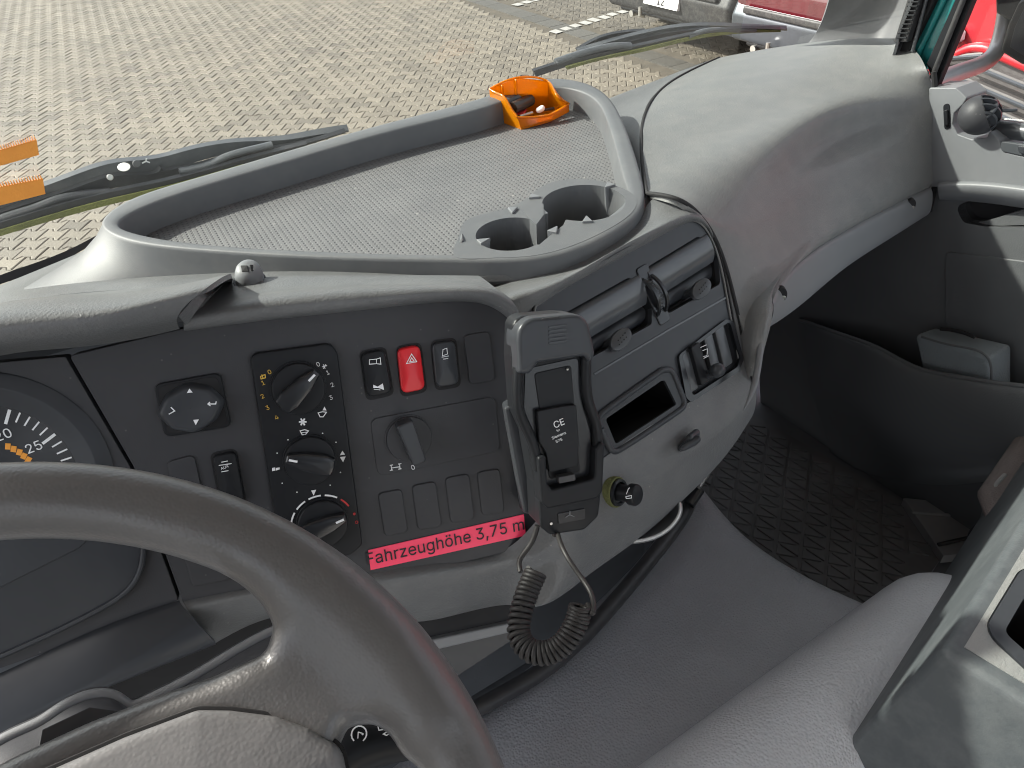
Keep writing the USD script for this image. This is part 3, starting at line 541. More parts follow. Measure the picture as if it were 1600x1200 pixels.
face = [(836, 474), (955, 405), (1068, 346), (1092, 348), (1106, 364), (1122, 400), (1136, 465), (1155, 566), (1146, 583), (1070, 634), (948, 714), (880, 760), (815, 815), (806, 640), (806, 512)]
fpoly = Polygon(pp(P2, face, .012)); 
for v in VO+[cubO, swO]: fpoly = fpoly.difference(Polygon(pp(P2, v, .006)))
part(dash, 'console_fascia', extr(P2, fpoly.buffer(.0006).buffer(-.0006), -.004, .0025), 'fascia_grey')
part(dash, 'console_side', prism(P2, pp(P2, [(1099, 357), (1107, 362), (1127, 400), (1143, 470), (1163, 570), (1166, 600), (1150, 592), (1157, 566), (1137, 463), (1123, 398), (1108, 366)], .002), -.01, .0035, .001), 'dash_grey')
lipp = [(838, 506), (835, 486), (842, 470), (866, 454), (955, 403), (1050, 352), (1078, 344), (1096, 350), (1108, 366), (1122, 400), (1136, 465), (1154, 560)]
part(dash, 'frame_lip', tube([h2(x, y, .0036) for x, y in lipp], .0012, 8, 90), 'glove_grey', smooth=60)
part(dash, 'frame_groove', tube([h2(x-1.6 if x < 1080 else x+3, y-3.4 if x < 1100 else y, .0034) for x, y in lipp], .0013, 8, 90), 'void_black', smooth=60)
part(dash, 'fascia_crease', prism(P2, P2.uvs([(925, 583), (1040, 515), (1137, 460), (1138, 464), (1041, 519), (926, 587)]), .0018, .0033, .0008), 'slat_light')
for vi, v in enumerate(VO):
    vp = Polygon(pp(P2, v, .006)); box_ = vp.buffer(.003)
    vt = part(dash, 'air_vent', cat(extr(P2, box_.difference(vp.buffer(.0003)), -.04, .0018), extr(P2, box_, -.043, -.04)), 'void_black')
    x0, y0, x1, y1 = vp.bounds
    # axis of the vent follows the lateral line of the opening
    a = P2.uv(*v[0]); b = P2.uv(*(v[1])); e = (b-a)/np.linalg.norm(b-a); nrm = np.array([e[1], -e[0]])
    Lm = [0.0, 0.0]
    def slat(s0, s1, prof, name, mt='slat_grey'):
        rows = []
        for (dv, hh) in prof:
            row = []
            for t in np.linspace(s0, s1, 12): row.append(P2.to(a+e*t+nrm*dv, hh))
            rows.append(row)
        return part(vt, name, loft(rows, 12, 16, .0016), mt, smooth=60)
    Lg = np.linalg.norm(b-a)
    ext = Lg+(.012 if vi == 0 else .012)
    slat(.001, ext, [(.0005, -.004), (.003, .0035), (.012, .0055), (.025, .0035), (.034, -.003)], 'slat', 'slat_light')
    slat(.004, ext+.008, [(.030, -.022), (.036, -.010), (.047, -.0085), (.053, -.016)], 'slat', 'fascia_grey')
    slat(.010, ext+.012, [(.051, -.022), (.056, -.012), (.061, -.016)], 'slat', 'fascia_grey')
    tx, ty = ((972, 530), (1098, 451))[vi]; c = P2.uv(tx, ty, .012); TB = Plane(P2.to(c, .010), P2.n*.9+P2.v*.15-P2.u*.2, P2.u)
    tb = part(vt, 'lever', cat(prism(TB, np.array([[.0138*math.cos(w_), .0088*math.sin(w_)] for w_ in np.linspace(0, 2*np.pi, 32, endpoint=False)])@np.array([[.95, .3], [-.3, .95]]), -.004, .002, .0015, .0006), tube([P2.to(c, .008), P2.to(c+np.array([-.006, -.002]), -.02)], .004, 8)), 'slat_grey')
    for i in range(4):
        for j in range(2): part(tb, 'dimple', prism(TB, disc(((i-1.5)*.0034+j*.001, (j-.5)*.0042+(i-1.5)*.001), .0007, 8), .002, .0029, 0), 'gloss_black')
# knurled wheel between the vents
wa, wb = P2.uv(1005, 432), P2.uv(1031, 492); wc = (wa+wb)/2; wdir = (wb-wa)/np.linalg.norm(wb-wa)
wl = np.linalg.norm(wb-wa); ux = np.array([wdir[1], -wdir[0]]); ux = ux if ux[0] > 0 else -ux
wp = part(dash, 'vent_divider', prism(P2, rp(np.array([wc-wdir*wl*.75-ux*.0085, wc-wdir*wl*.75+ux*.0085, wc+wdir*wl*.72+ux*.0085, wc+wdir*wl*.72-ux*.0085]), .004), -.03, .004, .001), 'gloss_black')
ax3 = P2.u*ux[0]+P2.v*ux[1]; C3 = P2.to(wc, -.011); d3 = P2.u*wdir[0]+P2.v*wdir[1]
def wheelring(off, r, wd, n=60):
    w = np.linspace(0, 2*np.pi, n, endpoint=False); out = []
    for s, q in ((-wd, r*.93), (-wd*.7, r), (wd*.7, r), (wd, r*.93)): out.append(C3+ax3*(off+s)+q*(np.cos(w)[:, None]*d3+np.sin(w)[:, None]*P2.n))
    return tm(gridmesh(np.stack(out), True))
part(wp, 'side_ring', wheelring(-.0062, .0262, .0024), 'gloss_black', smooth=40); part(wp, 'side_ring', wheelring(.0062, .0262, .0024), 'gloss_black', smooth=40)
kn = part(wp, 'knurled_wheel', wheelring(0, .0225, .0034), 'slat_grey', smooth=40)
for i in range(14):
    w_ = math.radians(20+i*10); q = C3+.0228*(math.cos(w_)*d3+math.sin(w_)*P2.n); part(kn, 'ridge', tube([q-ax3*.003, q+ax3*.003], .0007, 6), 'slat_grey')
# cubby hole
cp = Polygon(pp(P2, cubO, .006)); inn = Polygon(pp(P2, [(942, 655), (1028, 596), (1034, 594), (1053, 632), (958, 694)], .003))
cu = part(dash, 'cubby', cat(extr(P2, cp.buffer(.004).difference(cp.buffer(-.0003)), -.08, .0), extr(P2, cp.buffer(.004), -.084, -.08)), 'void_black')
out = Polygon(pp(P2, [(925, 652), (1028, 576), (1046, 572), (1071, 634), (954, 714)], .009))
part(cu, 'cubby_frame', tube([P2.to(q, .0035) for q in pp(P2, [(928, 652), (1030, 579), (1045, 577), (1068, 634), (953, 710)], .010, 0)], .0035, 8, 80, closed=True), 'fascia_grey', smooth=60)
part(cu, 'cubby_rim', extr(P2, out.difference(inn), .001, .0042), 'fascia_grey')
# small switch bank at the end of the console
sb = part(dash, 'switch_bank', extr(P2, Polygon(pp(P2, [(1054, 556), (1128, 500), (1140, 503), (1156, 562), (1148, 581), (1074, 629), (1066, 622)], .007)).difference(Polygon(pp(P2, swO, .005))), .001, .006), 'gloss_black')
part(sb, 'backing', prism(P2, pp(P2, swO, .005), -.006, .0005, 0), 'button_black')
for i, (pts, h, m) in enumerate((([(1063, 555), (1076, 547), (1092, 606), (1079, 615)], .0055, 'slat_grey'), ([(1080, 543), (1094, 533), (1110, 594), (1097, 603)], .011, 'button_black'), ([(1100, 528), (1113, 519), (1127, 578), (1115, 588)], .0055, 'slat_grey'), ([(1117, 516), (1131, 507), (1146, 566), (1132, 576)], .0055, 'slat_grey'))):
    bt = part(sb, 'button', prism(P2, pp(P2, pts, .003, h), 0, h, .0014, .0006), m)
part(sb, 'symbol', strokes(P2, [[(1094, 543), (1103, 539)], [(1097, 548), (1105, 545), (1104, 556), (1098, 557)], [(1099, 560), (1107, 556)]], .0006, off=.0122), 'mark_white')
kq = P2.to(P2.uv(1106, 586, .01), .008); part(sb, 'knob', cat(tube([kq, P2.to(P2.uv(1116, 581, .02), .021)], .0045, 12), hull([P2.to(P2.uv(1120, 579, .024), .024), P2.to(P2.uv(1122, 578, .027), .027)], .0075, 20)), 'fascia_grey', smooth=60)

# lower edge of the dashboard
RL = [[h1(285, 938, .003), h1(420, 913, .003), h1(578, 894, .003), h1(700, 878, .003), h1(790, 858, .003)]+[h2(850, 800, .004), h2(900, 752, .004), h2(947, 713, .004), h2(1062, 637, .004), h2(1148, 582, .004), h2(1166, 560, .002)],
      [h1(290, 948, .008), h1(425, 922, .008), h1(582, 905, .008), h1(703, 888, .008), h1(800, 868, .008)]+[h2(858, 825, .007), h2(910, 780, .007), h2(960, 742, .006), h2(1072, 665, .006), h2(1154, 606, .006), h2(1172, 578, .004)],
      [h1(300, 962, .006), h1(430, 935, .006), h1(600, 925, .008), h1(710, 904, .008), h1(815, 880, .009)]+[h2(870, 850, .008), h2(928, 818, .008), h2(985, 778, .007), h2(1078, 706, .006), h2(1160, 636, .006), h2(1178, 596, .004)],
      [h1(308, 972, .002), h1(434, 944, .002), h1(620, 940, .004), h1(715, 920, .004), h1(822, 895, .004)]+[h2(880, 868, .003), h2(937, 832, .003), h2(995, 790, .003), h2(1084, 716, .002), h2(1164, 645, .002), h2(1181, 606, .001)],
      [h1(338, 1005, -.022), h1(440, 962, -.022), h1(645, 972, -.022), h1(735, 955, -.022), h1(800, 945, -.022)]+[h2(850, 945, -.03), h2(915, 902, -.03), h2(995, 844, -.03), h2(1060, 788, -.028), h2(1122, 725, -.026), h2(1172, 655, -.022)],
      ]
RL.append([p+np.array([0, .10, .01]) for p in RL[-1]])
part(dash, 'lower_trim', loft(RL, 80, 40, .004), 'dash_grey', smooth=50)
# hook and cigarette lighter on the lower trim
hq = h2(1072, 690, .012)
hk_ = part(dash, 'bag_hook', hull([h2(1064, 700, .008), h2(1080, 690, .012), h2(1088, 676, .016), h2(1078, 684, .020)], [.004, .005, .004, .004], 12), 'fascia_grey', smooth=60)
part(hk_, 'hook_tip', hull([h2(1066, 700, .02), h2(1084, 692, .022), h2(1090, 686, .024)], .0035, 12), 'fascia_grey', smooth=60)
LQ = Plane(h2(964, 769, .0085), P2.n*.93+P2.u*.22-P2.v*.2, P2.u)
lt = part(dash, 'lighter_socket', cat(tm(gridmesh(np.stack([LQ.to(disc((0, 0), r, 40), h) for r, h in ((.0150, -.008), (.0150, .0006), (.0136, .0012), (.0136, -.006))]), True))), 'moss', 'lighter socket with a dull green ring', smooth=40)
part(lt, 'socket_ring', tm(gridmesh(np.stack([LQ.to(disc((0, 0), r, 40), h) for r, h in ((.0132, -.02), (.0132, .0036), (.0105, .004), (.010, -.02))]), True)), 'gloss_black', smooth=40)
part(lt, 'lighter_stem', cat(prism(LQ, disc((0, 0), .0082, 32), -.02, .018, .001)), 'button_black')
lc = part(lt, 'lighter_cap', prism(LQ, disc((0, 0), .0105, 36), .016, .024, .003, .0008), 'button_black')
part(lt, 'symbol', cat(strokes(LQ, [[(978, 772), (981, 764), (983, 762)], [(977, 776), (986, 774), (986, 778), (978, 779), (977, 776)]], .0006, off=.0252)), 'mark_white')

# passenger side of the dashboard
def zl(pts, z0, z1): return [A(p[0], p[1], z=z0+(z1-z0)*k/(len(pts)-1)) for k, p in enumerate(pts)]
GL = [zl([(1124, 90), (1200, 76), (1290, 64), (1350, 60), (1402, 60)], -.424, -.345),
      zl([(1034, 139), (1130, 112), (1250, 88), (1345, 76), (1436, 86)], -.403, -.350),
      zl([(1005, 190), (1090, 170), (1215, 134), (1345, 108), (1449, 112)], -.386, -.363),
      zl([(1004, 240), (1090, 225), (1215, 178), (1345, 136), (1455, 128)], -.374, -.378),
      zl([(1010, 298), (1100, 283), (1205, 233), (1330, 170), (1460, 150)], -.364, -.396),
      [h2(1058, 312, .003), A(1135, 338, z=-.395), A(1205, 293, z=-.405), A(1320, 204, z=-.412), A(1462, 168, x=1.119)],
      [h2(1112, 362, .004), A(1160, 372, z=-.417), A(1222, 325, z=-.424), A(1333, 240, z=-.434), A(1463, 200, x=1.12)],
      [h2(1148, 470, .004), A(1182, 432, z=-.452), A(1235, 385, z=-.456), A(1345, 295, z=-.468), A(1461, 250, x=1.12)],
      [h2(1176, 604, .003), A(1189, 520, d=.875), A(1203, 466, d=.905), A(1320, 362, d=1.135), A(1456, 291, x=1.117)]]
GL.append([p+np.array([.01, .05, -.012]) for p in GL[-1]])
part(dash, 'passenger_panel', loft(GL, 70, 80, .006), 'glove_grey', smooth=60)
def poff(pts, v): return [p+np.asarray(v) for p in pts]
gb = spl(GL[-2], 240); kb = int(np.argmin(np.linalg.norm(gb-A(1203, 466, d=.905), axis=1))); tr0 = list(gb[kb::8])
nrm_ = np.array([-.35, -.94, 0])*.006
trA = [A(1199, 474, d=.898), A(1250, 432, d=.98), A(1321, 371, d=1.124), A(1391, 331, d=1.25), A(1458, 299, d=1.353)]
tr1 = [p+np.array([-.003, -.010, -.007]) for p in tr0]
tr2 = [A(1199, 512, d=.902), A(1250, 476, d=.985), A(1320, 418, d=1.13), A(1390, 372, d=1.26), A(1452, 333, d=1.365)]
gt = part(dash, 'glovebox_trim', loft([poff(tr0, (.006, .02, 0)), poff(tr0, (-.001, -.004, 0)), tr1, tr2, poff(tr2, (.03, .10, .0))], 40, 40, .004), 'trim_grey', smooth=50)
for (px, py, d) in ((1221, 460, .936), (1424, 320, 1.312)):
    q = A(px, py, d=d-.006); SPn = Plane(q, np.array([-.45, -.85, -.1]), (1, -.5, .3))
    part(gt, 'screw_hole', prism(SPn, disc((0, 0), .008, 24)*np.array([.8, 1.3]), -.004, .0012, .0006), 'void_black')
    part(gt, 'screw', prism(SPn, disc((.001, -.005), .0035, 12), .0, .002, .0008), 'metal')
# light edge running down the console's end
sd0 = [A(1201, 468, d=.905), A(1193, 510, d=.882), A(1186, 560, d=.868), A(1177, 606, d=.855), A(1160, 645, d=.845)]
part(dash, 'console_edge', tube(sd0, list(.0036*np.clip(np.minimum(np.linspace(0, 6, 24)+.25, np.linspace(4, 0, 24)+.05), 0, 1)), 10, 24), 'trim_grey', smooth=60)
ed = [h2(1150, 480, .001), h2(1168, 560, .001), h2(1178, 606, .001)]
sd1 = [h2(1142, 470, .0015), h2(1158, 540, .0015), h2(1170, 600, .0015)]
part(dash, 'seam', tube([A(1124, 90, z=-.424), A(1070, 115, z=-.412), A(1032, 141, z=-.402), A(1010, 172, z=-.391), A(1003, 200, z=-.384), A(1004, 260, z=-.371), A(1011, 302, z=-.363)], .0022, 8, 60), 'void_black')
part(dash, 'seam', tube([A(1011, 302, z=-.363), h2(1058, 311, .005), h2(1085, 328, .005), h2(1110, 360, .0045), h2(1130, 405, .004), h2(1149, 475, .004), h2(1166, 552, .003), h2(1174, 606, .003)], .0024, 8, 70), 'void_black')
# dark structure under the dash on the passenger side
part(dash, 'underside', loft([[p+np.array([.02, .06, -.004]) for p in tr2], [p+np.array([.05, .30, -.05]) for p in tr2]], 20, 6, .01), 'footwell')
part(dash, 'console_flank', tm(([A(1199, 505, d=.93), A(1172, 655, d=.88)+np.array([0, .06, .01]), (.58, .66, -.9), (.60, .98, -.9), (.60, .98, -.45)], [(0, 1, 2), (0, 2, 3), (0, 3, 4)])), 'footwell')
part(dash, 'under_panel', box(-.6, .57, .60, .64, -1.1, -.50), 'footwell')
# lower parts left of the label: slot, ledge and shelf under the wheel
Q1 = P1.shift(-.03)
part(dash, 'slot_recess', prism(Q1, pp(Q1, [(640, 972), (800, 938), (812, 975), (660, 1000)], .003), -.01, .0, 0), 'void_black')
part(dash, 'slot_lip', prism(Q1, pp(Q1, [(650, 1000), (800, 968), (806, 982), (668, 1014)], .003), -.01, .006, .002), 'trim_grey')
part(dash, 'shelf_panel', prism(P1.shift(-.045), pp(P1.shift(-.045), [(640, 1012), (800, 980), (815, 990), (715, 1056), (640, 1090)], .003), -.01, .002, .002), 'fascia_grey')
Lw = [[h1(-120, 1105, .004), h1(0, 1052, .004), h1(100, 1006, .004), (h1(185, 970, .004)), h1(280, 938, .004)], [h1(-120, 1120, .010), h1(0, 1066, .010), h1(104, 1018, .010), h1(190, 978, .010), h1(283, 944, .008)],
      [h1(-120, 1240, .03), h1(0, 1150, .03), h1(90, 1098, .03), h1(190, 1056, .028), h1(334, 1002, .016)], [h1(-120, 1245, .0), h1(0, 1153, .0), h1(90, 1100, .0), h1(190, 1058, .0), h1(335, 1006, .0)]]
part(dash, 'knee_ledge', loft(Lw, 40, 24, .004), 'fascia_grey', smooth=50)
bw = [h1(-60, 1052, .006), h1(0, 1026, .006), h1(80, 990, .006), h1(150, 955, .006), h1(200, 922, .006), h1(219, 890, .006), h1(224, 855, .006), h1(222, 820, .006)]
part(dash, 'cluster_lip', tube(bw, .0022, 8, 50), 'fascia_grey', smooth=60)
bowl = [h1(-60, 1000, .0045), h1(0, 975, .0045), h1(80, 930, .0045), h1(140, 880, .0045), h1(165, 845, .0045)]
part(dash, 'cluster_bowl', loft([poff(bw[:5]+[bw[6]], P1.n*-.001), [h1(-60, 935, .009), h1(0, 912, .009), h1(70, 875, .009), h1(120, 850, .009), h1(150, 830, .009), h1(170, 815, .009)]], 30, 10, .003), 'fascia_grey', smooth=60)
part(dash, 'cluster_window', prism(P1, pp(P1, [(-60, 830), (60, 800), (160, 820), (130, 850), (0, 915), (-60, 940)], .004), .002, .0095, .002), 'fascia_grey')

# steering column below the wheel
col = thing('steering_column', 'dark steering column shroud with a curved cut-out below the wheel', 'steering column', (-.1, .4, -.55))
cs = [(-60, 1210), (0, 1160), (62, 1130), (95, 1108), (140, 1088), (180, 1090), (203, 1104), (225, 1098), (300, 1060), (430, 986), (520, 960)]
dd = [.60]*len(cs)
top = [A(x, y, d=.60) for x, y in cs]
part(col, 'shroud', loft([poff(top, (0, .012, -.05)), poff(top, (0, .008, -.002)), top, [A(x+10, y+14, d=.585) for x, y in cs], [A(x+60, y+150, d=.56) for x, y in cs]], 60, 16, .004), 'panel_black', smooth=50)
part(col, 'top_edge', tube(top, .0042, 10, 80), 'trim_grey', smooth=60)
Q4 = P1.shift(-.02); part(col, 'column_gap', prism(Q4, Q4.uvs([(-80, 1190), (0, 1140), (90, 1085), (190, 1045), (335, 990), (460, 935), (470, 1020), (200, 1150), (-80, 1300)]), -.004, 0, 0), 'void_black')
part(col, 'grip_pocket', prism(Plane(A(130, 1140, d=.575), -ray(130, 1140), CR), Plane(A(130, 1140, d=.575), -ray(130, 1140), CR).uvs([(66, 1140), (140, 1105), (190, 1112), (205, 1122), (140, 1160), (40, 1215), (60, 1170)]), -.006, .001, .0006), 'gloss_black')
stx = [A(505, 1195, d=.50), A(560, 1158, d=.50), A(640, 1138, d=.505), A(700, 1120, d=.51)]
stk = part(col, 'stalk', tube(stx, .017, 20, 24), 'button_black', 'black control stalk with white symbols', smooth=60)
SK = Plane(A(590, 1140, d=.483), -ray(590, 1140), CR)
w_ = np.radians(np.linspace(-50, 230, 14)); c = SK.uv(561, 1147); part(stk, 'symbol', extr(SK, unary_union([LineString(c+.0042*np.stack([np.cos(w_), np.sin(w_)], 1)).buffer(.0004), LineString([c+[-.0005, -.002], c+[-.0005, .001], c+[.0015, .0005]]).buffer(.0003), Point(c+[.002, 0]).buffer(.0006)]), -.001, .0008), 'mark_white')
for ln in ([[(590, 1132), (592, 1141), (603, 1139)], [(596, 1130), (597, 1137)], [(600, 1129), (601, 1136)], [(604, 1128), (605, 1136)]], [[(599, 1147), (604, 1144), (609, 1146), (604, 1149), (599, 1147)]]): part(stk, 'symbol', strokes(SK, ln, .0006, -.001, .0008), 'mark_white')
part(stk, 'symbol', fills(SK, [[(621, 1143), (625, 1135), (631, 1140)]], -.001, .001), 'mark_white')

# ------------------------------------------------------------------ steering wheel
WC = np.array([-.1568, .1804, -.3672]); wa_, wb_, WR, Wr = .635, -.0199, .215, .0178
N_ = np.array([math.sin(wb_)*math.sin(wa_), -math.cos(wb_)*math.sin(wa_), math.cos(wa_)]); WP = Plane(WC, N_, (math.cos(wb_), math.sin(wb_), 0))
spk = WP.uvs([(405, 880), (424, 925), (434, 975), (412, 1022), (330, 1058), (250, 1085), (120, 1135), (0, 1190), (-200, 1300), (-200, 1500), (400, 1700), (600, 1400), (560, 1260), (528, 1180), (545, 1138), (590, 1124), (622, 1136), (640, 1165), (690, 1120), (620, 1010), (520, 920)])
left = spk*[-1, 1]
hubp = unary_union([Polygon(spk).buffer(0), Polygon(left).buffer(0), Polygon([(-.12, -.1), (.12, -.1), (.12, .0), (-.12, .0)])])
gx = np.linspace(-.25, .25, 126); gyy = np.linspace(-.25, .25, 126)
PX, PY = np.meshgrid(gx, gyy, indexing='ij'); P_ = shapely.points(PX.ravel(), PY.ravel()); bd = hubp.boundary
sdg = shapely.distance(bd, P_)*np.where(shapely.contains(hubp, P_), -1, 1); SDF = sdg.reshape(PX.shape)
def sdf2(x, y):
    fx = min(max((x+.25)/.5*125, 0), 124.999); fy = min(max((y+.25)/.5*125, 0), 124.999); i, j = int(fx), int(fy); a, b = fx-i, fy-j
    return (SDF[i, j]*(1-a)+SDF[i+1, j]*a)*(1-b)+(SDF[i, j+1]*(1-a)+SDF[i+1, j+1]*a)*b
def wheel(x, y, z):
    r = math.hypot(x, y); dt = math.hypot(r-WR, z)-Wr
    if r < .11 and y < -.05: pass
    zc = -.020*max(0.0, min(1.0, (WR-r)/.10)); rr_ = .012; d2 = sdf2(x, y)+rr_; dp = math.hypot(max(d2, 0), max(abs(z-zc)-.001, 0))-rr_
    if d2 < 0: dp = max(dp, -rr_)
    k = .020; h = max(k-abs(dt-dp), 0)/k
    return -(min(dt, dp)-h*h*k*.25)
wm = tm(m3.Manifold.level_set(wheel, [-.245, -.245, -.05, .245, .245, .03], .0034, 0.0))
trimesh.smoothing.filter_taubin(wm, iterations=8)
V = np.asarray(wm.vertices); wm = tm((WP.to(V[:, :2], V[:, 2]), wm.faces))
sw = thing('steering_wheel', 'worn grey steering wheel with soft grained rim and padded hub', 'steering wheel', WC)
part(sw, 'rim', wm, 'wheel_grey', smooth=True)
WH = WP.shift(-.006)
pad = rp(WH.uvs([(-150, 1330), (60, 1212), (200, 1150), (312, 1108), (362, 1109), (432, 1118), (482, 1136), (532, 1165), (545, 1230), (560, 1300), (560, 1600), (-200, 1650)]), .012)
part(sw, 'horn_pad', prism(WH, pad, -.012, .0135, .005, .006), 'pad_grey', smooth=50)
part(sw, 'pad_gap', prism(WH, inset(ccw(pad), -.0018), -.014, .0075, .0005), 'void_black')

# ------------------------------------------------------------------ phone cradle with its coiled cable
P3 = Plane(A(870, 665, d=.585), heading(101, 24), [math.sin(math.radians(101)), math.cos(math.radians(101)), 0])
ph = thing('phone_cradle', 'black car phone cradle with CE plate fixed in front of the dashboard', 'phone cradle', A(870, 665, d=.60))
def p3(p, h): return A(p[0], p[1], pl=P3, off=h)
def q3(pts, r=.003, off=0.0): return rp(P3.uvs(pts, off), r)
bodyp = [(806, 510), (811, 500), (822, 495), (880, 490), (900, 491), (911, 500), (917, 515), (924, 548), (922, 562), (929, 640), (937, 673), (940, 727), (934, 805), (912, 826), (858, 834), (843, 822), (840, 760), (827, 682), (810, 645), (806, 590), (804, 560)]
part(ph, 'body', prism(P3, q3(bodyp, .006), -.026, -.006, .004), 'button_black', smooth=40)
capp = Polygon(rp(P3.uvs([(803, 497), (913, 488), (926, 552), (917, 567), (909, 555), (838, 565), (824, 583), (806, 582)]), [.017, .016, .004, .004, .003, .003, .004, .003], 10))
cpo = ccw(np.array(capp.exterior.coords)[:-1])
cap = part(ph, 'cap', prism(P3, cpo, -.02, .006, .0035, 0), 'fascia_grey', smooth=40)
for k in range(5): part(cap, 'slot', prism(P3, rp(P3.uvs([(857, 510+k*6.2), (885, 506+k*6.2), (885.6, 509.6+k*6.2), (857.6, 513.6+k*6.2)], .006), .0005), .0058, .0066, .0001), 'gloss_black')
part(cap, 'button', prism(P3, rp(P3.uvs([(845, 497), (872, 494), (873, 498), (846, 501)], .004), .0008), .003, .0062, .0005), 'velvet_dark')
rim = lambda pts, w, h, name='side_rail': part(ph, name, tube([P3.to(P3.uv(*p), h) for p in pts], w, 10, 40), 'button_black', smooth=60)
rim([(812, 575), (814, 645), (833, 690), (843, 735)], .0042, -.003); rim([(918, 560), (922, 630), (933, 662), (936, 700)], .0042, -.003)
wellp = [(824, 578), (908, 560), (916, 640), (928, 680), (930, 760), (848, 778), (842, 720), (832, 680), (822, 640)]
part(ph, 'well', prism(P3, q3(wellp, .004), -.008, -.0052, .0006), 'gloss_black')
part(ph, 'well_channel', prism(P3, q3([(838, 585), (896, 572), (910, 740), (862, 752)], .003), -.008, -.0044, .0006), 'button_black')
part(ph, 'brass_pin', hull([P3.to(P3.uv(889, 578), -.003)], .0012, 12), 'metal', 'tiny round bright pin')
dp = part(ph, 'connector_plate', prism(P3, q3([(839, 642), (880, 634), (900, 632), (904, 690), (902, 728), (858, 738), (852, 706), (842, 690)], .002), -.006, .001, .001), 'button_black')
part(dp, 'lettering', text(P3, 'CE', 873, 661, .0052, 6, .001, .0004), 'mark_white'); part(dp, 'lettering', text(P3, 'for', 872, 672, .0016, 6, .001, .0003), 'mark_white'); part(dp, 'lettering', text(P3, 'Siemens', 873, 680, .0022, 6, .001, .0003), 'mark_white'); part(dp, 'lettering', text(P3, 'S75', 873, 688, .0022, 6, .001, .0003), 'mark_white')
part(ph, 'left_claw', prism(P3, q3([(837, 712), (850, 708), (852, 752), (858, 762), (925, 745), (927, 700), (936, 688), (941, 692), (938, 765), (930, 776), (852, 792), (842, 782)], .003), -.008, .005, .002), 'button_black', smooth=40)
part(ph, 'pins', prism(P3, q3([(868, 742), (894, 737), (895, 747), (869, 752)], .001), .0, .0062, .0006), 'hose')
bt = part(ph, 'foot', prism(P3, q3([(841, 772), (939, 757), (934, 806), (912, 827), (858, 835), (843, 822)], .006), -.01, .002, .002, .001), 'button_black', smooth=40)
part(bt, 'badge', prism(P3, q3([(869, 800), (911, 792), (912, 808), (870, 816)], .0008), .001, .0040, .0004), 'gloss_black')
cx, cy = 890, 804; part(bt, 'badge_mark', strokes(P3, [[(cx, cy), (cx, cy-6)], [(cx, cy), (cx-7, cy+4)], [(cx, cy), (cx+7, cy+3)]], .0006, off=.0040), 'trim_grey')
part(bt, 'screw', prism(P3, disc(P3.uv(859, 816), .0012, 12), .001, .0036, .0003), 'metal')
part(ph, 'bracket', hull([p3(p, h) for p, h in (((793, 640), -.03), ((810, 628), -.03), ((850, 760), -.03), ((845, 800), -.03), ((822, 796), -.03), ((790, 632), -.055), ((808, 622), -.055), ((845, 790), -.055), ((818, 790), -.055))], .003, 10), 'fascia_grey', smooth=40)
# cable: straight lead, coil, straight lead
lead1 = [P3.to(P3.uv(848, 830), -.012), P3.to(P3.uv(838, 862), -.014), P3.to(P3.uv(822, 890), -.016), P3.to(P3.uv(820, 902), -.010)]
cpath = spl([A(838, 893, d=.585), A(826, 920, d=.583), A(814, 958, d=.58), (A(812, 995, d=.578)), A(832, 1018, d=.575), A(866, 1016, d=.573), A(892, 990, d=.572), A(904, 962, d=.572), A(908, 946, d=.57)], 420)
tt = np.gradient(cpath, axis=0); tt /= np.linalg.norm(tt, axis=1, keepdims=True); a = np.cross(tt[0], [0, 0, 1.0]); fr = []
for k in range(len(cpath)):
    a = a-tt[k]*(a@tt[k]); a /= np.linalg.norm(a); fr.append((a.copy(), np.cross(tt[k], a)))
turns = 33; s_ = np.linspace(0, 1, len(cpath)*3); pc = np.stack([np.interp(s_, np.linspace(0, 1, len(cpath)), cpath[:, k]) for k in range(3)], 1)
f0 = np.stack([np.interp(s_, np.linspace(0, 1, len(cpath)), np.array([f[0] for f in fr])[:, k]) for k in range(3)], 1); f1 = np.stack([np.interp(s_, np.linspace(0, 1, len(cpath)), np.array([f[1] for f in fr])[:, k]) for k in range(3)], 1)
ph_ = 2*np.pi*turns*(s_+.012*np.sin(9*s_)); rc = .0070
coil = pc+rc*(np.cos(ph_)[:, None]*f0+np.sin(ph_)[:, None]*f1)
lead2 = [coil[-1], A(926, 958, d=.565), A(926, 935, d=.575), A(905, 898, d=.585), A(885, 868, d=.588), P3.to(P3.uv(879, 832), -.014)]
cb_ = part(ph, 'coiled_cable', tube(coil, .0019, 7), 'cable', smooth=60)
part(ph, 'lead', tube(lead1, .0022, 8, 30), 'cable', smooth=60); part(ph, 'lead', tube(lead2, .0019, 8, 50), 'cable', smooth=60)
part(ph, 'strain_relief', tube([P3.to(P3.uv(876, 830), -.013), P3.to(P3.uv(879, 846), -.014)], .0034, 10), 'cable')

